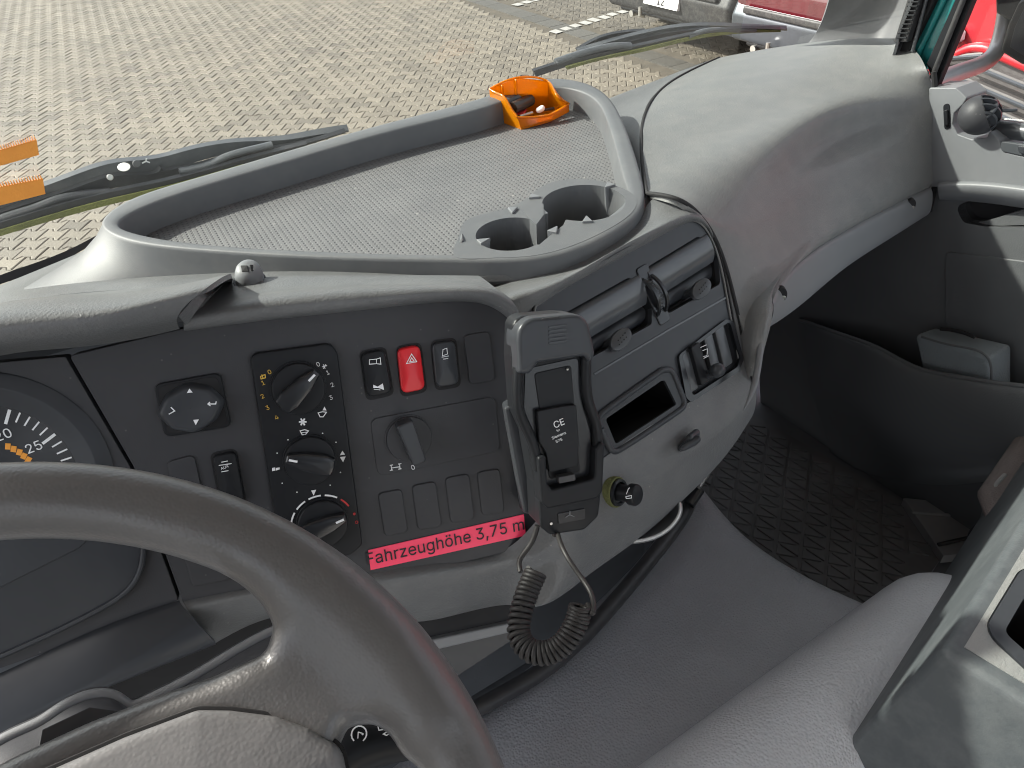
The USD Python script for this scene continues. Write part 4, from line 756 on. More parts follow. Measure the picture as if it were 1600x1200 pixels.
# ------------------------------------------------------------------ floor, tunnel cover, hose
ZV = -.88
TV = [sh([(560, 1260, 'z', -.96), (700, 1160, 'z', -.96), (800, 1090, 'z', -.96), (900, 995, 'z', -.96), (1000, 893, 'z', -.96), (1060, 815, 'z', -.96), (1098, 776, 'z', -.96)]),
      sh([(560, 1250, 'z', ZV), (700, 1142, 'z', ZV), (800, 1072, 'z', ZV), (900, 982, 'z', ZV), (1000, 882, 'z', ZV), (1060, 806, 'z', ZV), (1097, 766, 'z', ZV)]),
      sh([(640, 1290, 'z', -.868), (790, 1190, 'z', -.868), (880, 1120, 'z', -.868), (980, 1040, 'z', -.868), (1070, 950, 'z', -.868), (1130, 880, 'z', -.872), (1160, 836, 'z', -.882)]),
      sh([(760, 1380, 'z', -.872), (880, 1270, 'z', -.872), (1000, 1190, 'z', -.872), (1100, 1120, 'z', -.872), (1190, 1050, 'z', -.872), (1290, 960, 'z', -.875), (1322, 932, 'z', -.885)]),
      sh([(860, 1440, 'z', -.878), (970, 1330, 'z', -.878), (1080, 1240, 'z', -.878), (1180, 1160, 'z', -.878), (1280, 1080, 'z', -.878), (1370, 990, 'z', -.882), (1400, 965, 'z', -.89)])]
tv = [r+[r[-1]+np.array([.012, 0, -.022]), r[-1]+np.array([.018, 0, -.10]), r[-1]+np.array([.02, 0, -.23])] for r in TV]
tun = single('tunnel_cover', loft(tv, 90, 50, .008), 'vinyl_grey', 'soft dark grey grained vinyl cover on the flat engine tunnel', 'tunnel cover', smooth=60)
hs = single('black_hose', tube([A(640, 1180, z=-.85), A(745, 1108, z=-.85), A(850, 1046, z=-.85), A(950, 952, z=-.85), A(1030, 856, z=-.85), A(1064, 810, z=-.85), A(1080, 780, z=-.855)], .0105, 14, 60), 'hose', 'black flexible hose curving along the front edge of the tunnel cover', 'hose', smooth=60)
ck = thing('small_chain', 'short bright metal clip hanging at the end of the black hose', 'clip', A(1096, 755, z=-.82))
for k in range(4): part(ck, 'link', tube([A(1093+k*4, 762-k*6, z=-.82), A(1096+k*4, 755-k*6, z=-.82)], .003, 8), 'metal')
part(ck, 'collar', tube([A(1076, 788, z=-.84), A(1092, 764, z=-.83)], .009, 12), 'gloss_black')
# clear pull-out under the lower trim
cl0 = [h2(985, 846, -.03), h2(1012, 842, -.02), h2(1045, 825, -.015), h2(1062, 800, -.015), h2(1062, 786, -.02)]
cl1 = [h2(985, 846, -.05), h2(1008, 825, -.05), h2(1030, 808, -.05), h2(1048, 795, -.05), h2(1058, 784, -.05)]
ash = thing('pull_out_tray', 'clear edged pull-out tray under the dashboard beside the lighter', 'tray', A(1030, 830, d=.83))
part(ash, 'tray', loft([cl0, cl1], 24, 6, .003), 'trim_grey'); part(ash, 'edge', tube(cl0, .0016, 8, 40), 'clear_plastic')
# rubber mat with raised blocks
ZMAT = ZF+.012
fm = thing('floor_mat', 'black rubber floor mat with raised triangular tread on the passenger floor', 'floor mat', (.9, .5, ZMAT))
FP = Plane((0, 0, ZMAT), (0, 0, 1), (1, 0, 0))
mo = rp(np.array([A(1092, 790, z=ZMAT)[:2]+[-.12, .0], A(1330, 980, z=ZMAT)[:2]+[-.12, -.08], A(1474, 866, z=ZMAT)[:2], A(1440, 800, z=ZMAT)[:2], [1.10, .62], [1.06, .93], [.62, .93]]), .02)
part(fm, 'mat', prism(FP, mo, -.011, .0, .001), 'rubber')
mop = Polygon(mo).buffer(-.006); s3_ = .046; cand = []
ua = np.array([.80, .60])
ub = np.array([-.66, .75])
for i in range(-40, 60):
    for j in range(-40, 60):
        o_ = np.array([.85, .5])+ua*i*s3_*.62+ub*j*s3_*.95
        p00, p10, p01, p11 = o_, o_+ua*s3_*.62, o_+ub*s3_*.95, o_+ua*s3_*.62+ub*s3_*.95
        for tri in ((p00, p10, p11), (p00, p11, p01)):
            if mop.contains(Polygon(tri)): cand.append(np.array(tri))
cand.sort(key=lambda t: np.linalg.norm(np.r_[t.mean(0), ZMAT]))
rest = []
for k, t in enumerate(cand):
    c = t.mean(0); b = prism(FP, rp(c+(ccw(t)-c)*.80, .0015, 3), -.001, .0032, .0012)
    if k < 300: part(fm, 'tread_block', b, 'rubber')
    else: rest.append(b)
if rest: part(fm, 'tread_rest', trimesh.util.concatenate(rest), 'rubber', kind='stuff')
wr = thing('floor_plate', 'dull grey metal floor plate beside the door, right of the rubber mat', 'plate', A(1520, 810, z=ZMAT))
part(wr, 'plate', loft([[A(1412, 778, z=ZF+.03), A(1480, 784, z=ZF+.03), A(1545, 786, z=ZF+.03), A(1660, 790, z=ZF+.03)], [A(1474, 868, z=ZF+.03), A(1505, 864, z=ZF+.03), A(1560, 852, z=ZF+.03), A(1660, 852, z=ZF+.03)]], 24, 8, .02), 'plate_grey')
part(wr, 'step_lip', tube([A(1425, 800, z=ZF+.031), A(1500, 806, z=ZF+.031), A(1600, 812, z=ZF+.031)], .003, 8, 20), 'plate_grey')
single('black_cable', tube([A(1466, 851, z=ZF+.034), A(1505, 842, z=ZF+.036), A(1540, 835, z=ZF+.04), A(1600, 830, z=ZF+.04)], .0035, 8, 30), 'cable', 'thin black cable lying on the floor behind the vinyl bolster', 'cable')

# ------------------------------------------------------------------ middle seat: bolster and storage box
bl = []
for k, t in enumerate(np.linspace(0, 1, 44)):
    x = .06+.70*t; end = max(0, (t-.90)/.10); s = math.sqrt(max(0, 1-end**2)); s = max(s, .03)
    w_ = np.radians(np.linspace(-70, 215, 26)); ry, rz = .072*s, .088*s
    bl.append(np.stack([np.full(26, x), .206+ry*np.cos(w_)*1.0, -.862+rz*np.sin(w_)], 1))
bl = np.array(bl)
mst = thing('middle_seat', 'grey grained vinyl bolster of the middle seat behind the tunnel cover', 'seat', (.4, .2, -.95))
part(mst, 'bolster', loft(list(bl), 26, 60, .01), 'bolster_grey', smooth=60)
part(mst, 'base', box(.08, .72, -.4, .24, -1.1, -.9), 'footwell')
bx = thing('storage_box', 'scuffed grey plastic storage box with open compartment on the middle seat', 'storage box', (.7, 0, -.75))
zb = -.60; c0 = A(1462, 1012, z=zb); X0, Y0 = c0[0], c0[1]; X1, Y1 = X0+.55, Y0-.55
cr0 = A(1600, 795, z=zb); e_ = cr0-c0; e_ /= np.linalg.norm(e_); f_ = np.array([e_[1], -e_[0], 0])
fe = A(1600, 1098, z=zb)-c0; fe /= np.linalg.norm(fe)
tc = [c0, c0+e_*.5, c0+e_*.5+fe*.55, c0+fe*.55]
dn = np.array([0, 0, -.33]); frt = np.array([-.03, .05, 0])
lowc = [A(1290, 1215, z=-.86), A(1530, 868, z=-.80)+e_*.1]
rb = .010
insd = [t+np.array([0, 0, -rb]) for t in tc]
def inw(p, k): c = sum(tc)/4; return p+(c-p)/np.linalg.norm(c-p)*k
hp_ = [inw(t, rb*1.6)+np.array([0, 0, -rb]) for t in tc]
low = [A(1300, 1205, z=-.85), A(1300, 1205, z=-.85)+e_*.62+[.03, .02, 0], A(1300, 1205, z=-.85)+e_*.55+fe*.55, A(1300, 1205, z=-.85)+fe*.58]
bm = m3.Manifold.batch_hull([m3.Manifold.sphere(rb, 24).translate(tuple(p)) for p in hp_]+[m3.Manifold.sphere(rb, 16).translate(tuple(p)) for p in low])
BP = Plane((0, 0, zb), (0, 0, 1), e_)
op = Polygon(rp(BP.uvs([(1562, 990), (1612, 905), (1760, 905), (1760, 1180), (1612, 1035)]), .012))
cut = tm(extr(BP, op, -.16, .05)); cutm = m3.Manifold(m3.Mesh(np.asarray(cut.vertices, np.float32), np.asarray(cut.faces, np.uint32)))
try: bb = tm(bm-cutm)
except Exception: bb = tm(bm)
part(bx, 'body', bb, 'box_grey', smooth=40)
topp = Polygon(inset(ccw(BP.uvs([tuple()]) if False else np.array([[(t-BP.o)@BP.u, (t-BP.o)@BP.v] for t in tc])), .017))
part(bx, 'top_frame', extr(BP, topp.difference(op.buffer(.012)), -.004, .0012), 'box_top')
part(bx, 'opening_frame', extr(BP, op.buffer(.0105).difference(op.buffer(-.002)), -.03, .003), 'fascia_grey')
part(bx, 'compartment', cat(extr(BP, op.buffer(.0005).difference(op.buffer(-.0015)), -.158, -.001), extr(BP, op, -.159, -.157)), 'void_black')
ps = thing('passenger_seat', 'passenger seat cushion in worn brownish velour beside the door', 'seat', (1.0, .2, -.9))
part(ps, 'cushion', hull([A(1548, 775, z=-.80), A(1605, 690, z=-.80), A(1700, 640, z=-.82), A(1750, 1000, z=-.84), A(1620, 960, z=-.84), A(1560, 810, z=-.83)], .016, 16), 'velour', smooth=50)
part(ps, 'side_panel', hull([A(1545, 818, z=-.87), A(1580, 835, z=-.87), A(1552, 795, z=-.835), A(1610, 760, z=-.83), A(1700, 900, z=-.87)], .012, 16), 'fascia_grey', smooth=50)
part(ps, 'piping', tube([A(1570, 742, z=-.785), A(1552, 772, z=-.79), A(1558, 790, z=-.80), A(1572, 800, z=-.81)], .003, 8, 24), 'box_top')
part(ps, 'wire_loop', tube([A(1518, 862, z=-.9), A(1517, 845, z=-.88), A(1524, 828, z=-.86), A(1534, 822, z=-.855), A(1545, 826, z=-.86)], .0055, 10, 30), 'gloss_black', smooth=60)

# ------------------------------------------------------------------ passenger door
PD = Plane((1.13, 0, 0), (-1, 0, 0), (0, -1, 0))
door = thing('passenger_door', 'grey plastic passenger door with air vent, handle recess and map pocket', 'door', (1.13, .4, -.8))
def dq(pts, r=.006, off=0.0): return rp(PD.uvs(pts, off), r)
main = Polygon(dq([(1464, 288), (1620, 300), (1700, 300), (1900, 1000), (1480, 900), (1200, 860), (1180, 460), (1330, 390)], .004))
rec = Polygon(dq([(1492, 322), (1520, 312), (1600, 317), (1650, 322), (1650, 355), (1540, 354), (1505, 348)], .012))
part(door, 'panel', extr(PD, main.difference(rec), -.02, .0), 'door_grey')
part(door, 'lower_panel', prism(PD, dq([(1478, 392), (1640, 412), (1640, 640), (1500, 600), (1478, 500)], .01), -.001, .003, .002), 'door_grey')
part(door, 'handle_recess', cat(extr(PD, rec.buffer(.002), -.036, -.033), extr(PD, rec.buffer(.002).difference(rec), -.034, -.0005)), 'velvet_dark')
hl = part(door, 'handle', loft([[A(1512, 350, x=1.145), A(1548, 343, x=1.138), A(1580, 333, x=1.134), A(1620, 322, x=1.132)], [A(1512, 354, x=1.146), A(1548, 354, x=1.138), A(1580, 352, x=1.134), A(1620, 352, x=1.132)]], 20, 6, .008), 'door_dark', smooth=50)
up = [(1463, 133), (1506, 133), (1523, 149), (1516, 160), (1503, 172), (1500, 190), (1508, 205), (1530, 213), (1554, 210), (1557, 200), (1572, 212), (1580, 232), (1640, 246), (1640, 300), (1466, 287)]
part(door, 'upper_panel', prism(PD, dq(up, .003), -.03, .018, .0018), 'trim_grey', smooth=40)
part(door, 'trim_strip', loft([[A(1465, 284, x=1.112), A(1530, 284, x=1.112), A(1640, 296, x=1.112)], [A(1465, 289, x=1.104), A(1530, 289, x=1.104), A(1640, 302, x=1.104)], [A(1466, 300, x=1.106), A(1530, 301, x=1.106), A(1640, 316, x=1.106)], [A(1468, 312, x=1.13), A(1530, 316, x=1.13), A(1640, 332, x=1.13)]], 24, 16, .004), 'trim_grey', smooth=50)
part(door, 'gap', tube([A(1459, 112, x=1.118), A(1465, 200, x=1.122), A(1465, 250, x=1.122), A(1460, 290, x=1.12), A(1452, 330, x=1.12)], .004, 8, 30), 'void_black')
pt = PD.shift(.018)
lk = part(door, 'lock_recess', prism(pt, rp(pt.uvs([(1474, 163), (1484, 161), (1486, 200), (1476, 203)]), .005), -.001, .0012, .0006), 'gloss_black')
part(lk, 'lock_button', prism(pt, rp(pt.uvs([(1476, 172), (1483, 170), (1484, 195), (1478, 197)]), .004), .0, .005, .002), 'button_black')
# side air vent ball with fins
vb = A(1530, 180, x=1.108); vd = -ray(1530, 180); vd /= np.linalg.norm(vd); vd = vd*.55+.8*CR+.30*CU; vd /= np.linalg.norm(vd)
ball = tm(m3.Manifold.sphere(.0265, 48).translate(tuple(vb)).trim_by_plane(tuple(map(float, -vd)), -(float(vb@vd)+.0095)))
av = part(door, 'air_vent', ball, 'panel_black', smooth=40)
VPn = Plane(vb, vd, CR*.9-CU*.25)
def fin(nu, off, th=.0011):
    sph = m3.Manifold.sphere(.0275, 48).translate(tuple(vb)); nu = np.asarray(nu, float); c = float(vb@nu)
    sph = sph.trim_by_plane(tuple(map(float, nu)), c+off-th).trim_by_plane(tuple(map(float, -nu)), -(c+off+th))
    return tm(sph.trim_by_plane(tuple(map(float, VPn.n)), float(vb@VPn.n)+.009))
for k in range(5): part(av, 'fin', fin(VPn.v, -.0195+k*.0098), 'fascia_grey')
for sx_ in (-1, 1): part(av, 'fin', fin(VPn.u, sx_*.010), 'fascia_grey')
part(av, 'opening', prism(VPn, disc((0, 0), .0248, 40), .0085, .0102, .0003), 'void_black')
part(av, 'vent_tab', hull([VPn.to(np.array([.010, .004]), .026), VPn.to(np.array([.022, .010]), .040)], .0025, 10), 'slat_grey')
part(door, 'window_switch', prism(pt, rp(pt.uvs([(1562, 220), (1640, 232), (1640, 252), (1566, 236)]), .004), -.004, .002, .0012), 'slat_grey')
part(door, 'switch_key', prism(pt, rp(pt.uvs([(1592, 226), (1640, 232), (1640, 244), (1596, 238)]), .003), .001, .006, .0015), 'fascia_grey')
part(door, 'sill_bar', tube([A(1557, 200, x=1.14), A(1640, 212, x=1.14)], .012, 12), 'slat_grey', smooth=60)
part(door, 'seal_strip', tube([A(1555, 192, x=1.16), A(1640, 200, x=1.16)], .005, 10), 'gloss_black')
PK = [sh([(1250, 500, 'x', 1.12), (1330, 528, 'x', 1.08), (1380, 548, 'x', 1.06), (1430, 574, 'x', 1.05), (1490, 588, 'x', 1.045), (1545, 597, 'x', 1.045), (1640, 608, 'x', 1.045)]),
      sh([(1255, 508, 'x', 1.112), (1332, 535, 'x', 1.07), (1382, 555, 'x', 1.05), (1432, 582, 'x', 1.04), (1490, 597, 'x', 1.036), (1545, 606, 'x', 1.036), (1640, 617, 'x', 1.036)]),
      sh([(1265, 590, 'x', 1.11), (1345, 625, 'x', 1.06), (1400, 645, 'x', 1.04), (1445, 655, 'x', 1.035), (1500, 662, 'x', 1.032), (1550, 668, 'x', 1.032), (1640, 676, 'x', 1.032)]),
      sh([(1290, 680, 'x', 1.12), (1370, 705, 'x', 1.09), (1420, 720, 'x', 1.07), (1460, 730, 'x', 1.065), (1510, 735, 'x', 1.06), (1555, 733, 'x', 1.06), (1640, 725, 'x', 1.06)]),
      sh([(1300, 720, 'x', 1.125), (1390, 748, 'x', 1.125), (1440, 756, 'x', 1.125), (1480, 758, 'x', 1.125), (1520, 755, 'x', 1.125), (1560, 750, 'x', 1.125), (1640, 742, 'x', 1.125)])]
part(door, 'map_pocket', loft(PK, 50, 40, .004), 'door_dark', smooth=60)
part(door, 'pocket_rim', tube(PK[0], .004, 8, 60), 'door_grey', smooth=60)
part(door, 'speaker_ring', tube([A(1366+62*math.cos(w_), 610+62*math.sin(w_), x=1.128) for w_ in np.linspace(-1.6, 1.4, 30)], .002, 6), 'door_dark')
sg = part(door, 'window_pane', tm(([(1.165, .95, -.44), (1.165, -.45, -.44), (1.15, -.45, .45), (1.15, .80, .45)], [(0, 1, 2, 3)])), 'side_glass')
# door frame pillar, seals and the teal painted pillar behind them
PX_ = Plane((1.14, 0, 0), (-1, 0, 0), (0, -1, 0))
pil = thing('windscreen_pillar', 'windscreen pillar with light grey trim, black seals and teal paint', 'pillar', (1.1, .95, -.3))
TR = [[A(1225, 92, y=1.06), A(1258, 72, y=1.06), A(1278, 46, y=1.055), A(1292, 12, y=1.05), A(1310, -60, y=1.04), A(1345, -220, y=1.02)],
      [A(1250, 92, y=1.03), A(1285, 73, y=1.03), A(1310, 46, y=1.03), A(1325, 12, y=1.03), A(1342, -60, y=1.02), A(1380, -220, y=1.0)],
      [A(1330, 96, y=.99), A(1348, 76, y=.985), A(1368, 46, y=.98), A(1384, 12, y=.975), A(1405, -60, y=.965), A(1445, -220, y=.94)],
      [A(1392, 92, x=1.135), A(1398, 74, x=1.125), A(1404, 46, x=1.12), A(1418, 12, x=1.12), A(1442, -60, x=1.12), A(1485, -220, x=1.10)]]
part(pil, 'trim', loft(TR, 40, 30, .004), 'tray_grey', smooth=60)
def strip(name, a, b, x, mt, th=.012):
    pl = Plane((x, 0, 0), (-1, 0, 0), (0, -1, 0)); return part(pil, name, prism(pl, pl.uvs([a[0], a[1], b[1], b[0]]), -th, 0, .002), mt)
s_ribs = strip('ribbed_seal', ((1420, -10), (1396, 66)), ((1440, -10), (1416, 66)), 1.128, 'hose')
for k in range(10):
    t = k/10; part(s_ribs, 'rib', tube([A(1422-24*t, -4+76*t*.92, x=1.122), A(1438-24*t, -4+76*t*.92, x=1.122)], .0012, 6), 'button_black')
strip('door_gap', ((1441, -10), (1405, 80)), ((1464, -10), (1420, 80)), 1.142, 'void_black')
strip('inner_seal', ((1446, -10), (1422, 80)), ((1450, -10), (1426, 82)), 1.135, 'slat_grey', .004)
strip('teal_pillar', ((1470, -30), (1405, 110)), ((1506, -30), (1446, 110)), 1.155, 'teal_paint')
part(pil, 'paint_edge', tube([A(1484, -20, x=1.152), A(1424, 106, x=1.152)], .004, 10), 'teal_paint', smooth=60)
strip('window_frame', ((1510, -40), (1447, 100)), ((1536, -40), (1461, 140)), 1.135, 'button_black')
part(pil, 'frame_bead', tube([A(1513, -20, x=1.13), A(1456, 122, x=1.13)], .004, 10), 'hose', smooth=60)
single('fabric_bag', hull([A(1440, 528, x=1.075), A(1452, 585, x=1.075), A(1540, 562, x=1.065), A(1545, 625, x=1.065), A(1462, 520, x=1.108), A(1570, 545, x=1.108), A(1570, 620, x=1.105), A(1470, 590, x=1.105)], .007, 14), 'bag_fabric', 'grey blue fabric bag standing in the map pocket of the door', 'bag', smooth=50)
bg = stage.GetPrimAtPath('/World/fabric_bag')
part(bg, 'zip', tube([A(1470, 514, x=1.09), A(1500, 518, x=1.088), A(1523, 527, x=1.088)], .003, 8, 16), 'void_black')
part(bg, 'seam', tube([A(1440, 526, x=1.068), A(1490, 540, x=1.062), A(1541, 556, x=1.058), A(1546, 615, x=1.058)], .0018, 6, 24), 'door_dark')

# ------------------------------------------------------------------ amber lens and the bits in it
def V(px, py, z, k=None): return A(px, py, z=z)
H_, G_ = A(768, 185, z=ZM), A(815, 203, z=ZM)
up_ = np.array([0, 0, 1.0]); ed_ = G_-H_
def above(base, px, py):
    """point straight above base that is seen nearest the given place"""
    r = ray(px, py); r = r/np.linalg.norm(r); t = np.linalg.lstsq(np.stack([r, -up_], 1), base, rcond=None)[0]; return base+up_*t[1]
A_ = above(H_, 767, 139); zA = A_[2]
B0 = A(811, 180, z=ZM+.001); C0 = A(857, 171, z=ZM+.001); B_ = above(B0, 813, 121); C_ = above(C0, 857, 127)
I_ = above(H_+ed_*.50, 794, 152); J_ = above(H_+ed_*.88, 811, 183); E_ = A(889, 162, z=ZM+.020); D_ = A(871, 150, z=ZM+.034); Fl = A(860, 190, z=ZM+.003)
lens = thing('amber_lens', 'broken orange indicator lens lying open on the dashboard tray', 'lens', H_)
def rule(r0, r1, th=.0026, n=16, m=10): return loft([r0, (np.array(spl(r0, n, lin=True))+np.array(spl(r1, n, lin=True)))/2, r1], n, m, th, linu=True)
lw = rule([H_, H_+ed_*.25, H_+ed_*.5, H_+ed_*.75, G_], [A_, A_*.5+I_*.5, I_, I_*.45+J_*.55-up_*.002, J_])
fl_ = rule([H_+up_*.003, G_+up_*.003, Fl+up_*.002], [B0+up_*.003, C0+up_*.003, E_*.5+C0*.5+up_*.002])
bw_ = rule([H_+up_*.002, B0, C0], [A_, B_, C_])
rw = rule([C0, E_-up_*.012, E_-up_*.004], [C_, D_, E_])
frl = rule([G_, Fl, E_-up_*.012], [J_, Fl+up_*.010, E_])
part(lens, 'shell', cat(lw, fl_, bw_, rw, frl), 'amber', smooth=25)
part(lens, 'edge', tube([A_, A_*.5+I_*.5, I_, I_*.45+J_*.55-up_*.002, J_], .0016, 8, 30), 'amber', smooth=60)
part(lens, 'edge', tube([A_, B_, C_, D_, E_], .0016, 8, 40), 'amber', smooth=60)
part(lens, 'edge', tube([J_, Fl+up_*.010, E_], .0016, 8, 24), 'amber', smooth=60)
for t in (.35, .85): b0 = A_*(1-t)+B_*t+ed_*.05; part(lens, 'rib', hull([b0, b0+ed_*.06, b0-up_*.02, b0+ed_*.05-up_*.02], .0012, 8), 'amber')
fl0 = ZM+.0075
single('dark_battery', tube([A(801, 169, z=fl0+.012), A(829, 156, z=fl0+.012)], .0085, 16), 'battery', 'dark cylinder lying inside the open orange lens', 'cylinder')
single('small_bulb', hull([A(842, 172, z=fl0+.005), A(847, 169, z=fl0+.008)], .0045, 12), 'lamp_white', 'tiny whitish bulb lying at the front of the orange lens', 'bulb')
single('small_screw', tube([A(812, 182, z=fl0+.004), A(832, 176, z=fl0+.005)], .0022, 8), 'metal', 'short metal screw lying inside the orange lens', 'screw')
single('dark_screw', tube([A(850, 172, z=fl0+.003), A(866, 169, z=fl0+.004)], .002, 8), 'battery', 'thin dark pin beside the bulb in the orange lens', 'pin')
single('red_scrap', hull([A(806, 178, z=fl0+.002), A(822, 172, z=fl0+.002), A(818, 178, z=fl0+.003)], .0016, 8), 'mark_red', 'small red scrap beside the cylinder in the orange lens', 'scrap')

# ------------------------------------------------------------------ wipers outside the windscreen, orange strips on it
def yw(pts, y=1.12): return [A(px, py, y=y) for px, py in pts]
def flat(pts_top, pts_bot, y, th=.006, n=40): return loft([yw(pts_top, y), yw(pts_bot, y+.004)], n, 4, th)
w1 = thing('wiper', 'long dark windscreen wiper resting in front of the tray', 'wiper', A(200, 265, y=1.12), 'windscreen wipers')
part(w1, 'arm', flat([(-60, 330), (60, 294), (120, 272), (180, 254), (240, 248), (300, 233), (380, 221), (440, 219), (500, 210), (545, 204)], [(-60, 350), (60, 312), (125, 290), (182, 274), (248, 268), (310, 252), (380, 236), (440, 227), (500, 214), (545, 206)], 1.125, .01), 'wiper_grey', smooth=40)
part(w1, 'arm_flank', flat([(-60, 352), (60, 313), (125, 291), (182, 275), (248, 268), (252, 262)], [(-60, 372), (60, 336), (125, 315), (182, 293), (248, 284), (256, 276)], 1.118, .008), 'wiper', smooth=40)
part(w1, 'frame', flat([(250, 268), (320, 254), (380, 237), (470, 225), (540, 206)], [(252, 284), (320, 272), (380, 256), (460, 233), (540, 208)], 1.12, .006), 'wiper', smooth=40)
part(w1, 'blade_yoke', tube(yw([(-20, 352), (10, 340), (60, 324), (88, 313), (150, 302), (172, 300)], 1.112), .006, 8, 30), 'wiper', smooth=60)
part(w1, 'blade_yoke', tube(yw([(280, 268), (330, 256), (350, 246), (400, 232), (425, 226)], 1.112), .005, 8, 30), 'wiper_grey', smooth=60)
part(w1, 'rubber_blade', flat([(-60, 366), (60, 330), (160, 303), (260, 282), (380, 250), (480, 225)], [(-60, 378), (60, 342), (160, 314), (260, 291), (380, 258), (480, 229)], 1.104, .006), 'wiper', smooth=40)
part(w1, 'moss_edge', flat([(-60, 378), (60, 342), (160, 314), (260, 291), (380, 257)], [(-60, 388), (60, 351), (160, 323), (260, 298), (380, 261)], 1.106, .004), 'moss', smooth=40)
part(w1, 'joint_cap', prism(Plane(A(194, 261, y=1.105), (0, -1, .3), (1, 0, 0)), disc((0, 0), .0075, 24)*[1, .7], -.01, .002, .001), 'plate_white')
part(w1, 'rivet', prism(Plane(A(172, 277, y=1.105), (0, -1, .3), (1, 0, 0)), disc((0, 0), .004, 16), -.01, .002, .001), 'metal'); part(w1, 'rivet', prism(Plane(A(214, 256, y=1.108), (0, -1, .3), (1, 0, 0)), disc((0, 0), .005, 16), -.01, .002, .001), 'wiper')
part(w1, 'emblem', strokes(Plane(A(228, 252, y=1.11), (0, -1, .3), (1, 0, 0)), [[(228, 252), (229, 247)], [(228, 252), (222, 255)], [(228, 252), (234, 254)]], .0016, 0, .002), 'metal')
w2 = thing('wiper', 'windscreen wiper with a mossy blade edge in the right half of the windscreen', 'wiper', A(1000, 70, y=1.13), 'windscreen wipers')
part(w2, 'arm', flat([(905, 80), (950, 66), (1000, 53), (1060, 42), (1110, 40), (1170, 42), (1230, 46)], [(905, 86), (950, 73), (1000, 60), (1060, 48), (1110, 44), (1170, 46), (1230, 48)], 1.13, .008), 'wiper_grey', smooth=40)
part(w2, 'arm_flank', flat([(905, 87), (950, 74), (1000, 61), (1060, 49), (1110, 45)], [(905, 94), (950, 84), (1000, 74), (1060, 59), (1110, 49)], 1.125, .008), 'wiper', smooth=40)
part(w2, 'second_arm', flat([(902, 78), (935, 60), (970, 51), (1010, 48)], [(905, 84), (938, 68), (972, 58), (1010, 53)], 1.14, .006), 'wiper', smooth=40)
part(w2, 'yoke', tube(yw([(868, 97), (900, 86), (925, 79), (960, 72), (985, 72)], 1.115), .006, 8, 30), 'wiper_grey', smooth=60)
part(w2, 'yoke', tube(yw([(1075, 57), (1100, 49), (1140, 47), (1180, 47)], 1.115), .005, 8, 30), 'wiper_grey', smooth=60)
part(w2, 'rubber_blade', flat([(834, 111), (880, 96), (940, 83), (1000, 71), (1080, 54), (1150, 45), (1220, 46)], [(838, 120), (884, 105), (940, 90), (1000, 76), (1080, 58), (1150, 48), (1220, 48)], 1.11, .006), 'wiper', smooth=40)
part(w2, 'moss_edge', flat([(884, 105), (940, 90), (1000, 77), (1080, 58), (1150, 49), (1220, 48)], [(886, 109), (940, 94), (1000, 82), (1080, 63), (1150, 53), (1220, 50)], 1.111, .004), 'moss', smooth=40)
for nm, pts, lab in (('orange_strip', [(-50, 248), (-2, 235), (57, 218), (61, 242), (0, 259), (-50, 270)], 'upper short strip of orange mesh tape at the left of the windscreen'), ('orange_strip', [(-50, 306), (0, 292), (67, 279), (71, 303), (4, 320), (-50, 330)], 'lower short strip of orange mesh tape crossing the wiper')):
    OP = Plane(A(30, 270, y=1.058), (0, -1, .085), (1, 0, 0)); pu = OP.uvs(pts); st_ = single(nm, prism(OP, pu, -.002, .001, .0006), 'orange_mesh', lab, 'tape strip')
    e0, e1 = pu[1], pu[2]; d_ = e1-e0
    for k in range(16):
        q = e0+d_*(k+.5)/16; part(st_, 'tooth', prism(OP, np.array([q-d_*.020, q+d_*.020, q+d_*.006+[0, .005], q-d_*.006+[0, .005]]), -.001, .0016, 0), 'orange_mesh')

# ------------------------------------------------------------------ paved yard
ZG = -2.4
_a, _b = A(200, 215, z=ZG), A(420, 210, z=ZG); PAVE = math.degrees(math.atan2(_b[0]-_a[0], _b[1]-_a[1]))
yard = struct('yard')
part(yard, 'joint_bed', tm(([(-60, -10, ZG-.006), (60, -10, ZG-.006), (60, 90, ZG-.006), (-60, 90, ZG-.006)], [(0, 1, 2, 3)])), 'sand_joint', kind='structure')
L_, W_ = .172, .142; hd_ = math.radians(PAVE); gu = np.array([math.sin(hd_), math.cos(hd_)]); gv = np.array([-gu[1], gu[0]])
hp = [(-.5, -.40), (-.30, -.40), (-.17, -.56), (.17, -.56)]     # half outline pieces are built from the zigzag below
def zig(u): 
    t = abs(((u/L_+.5) % 1)-.5)*2          # 0 centre .. 1 ends
    return .019*(1-2*min(1, max(0, (t-.35)/.30)))
us = np.array([-.5, -.325, -.175, .175, .325, .5])*L_
def paver_outline(g=.0026):
    low = [(u*.994, -W_/2+zig(u)) for u in us]; hi = [(u*.994, W_/2-zig(u)) for u in us[::-1]]
    return inset(ccw(np.array(low+hi)), g)
PO = paver_outline()
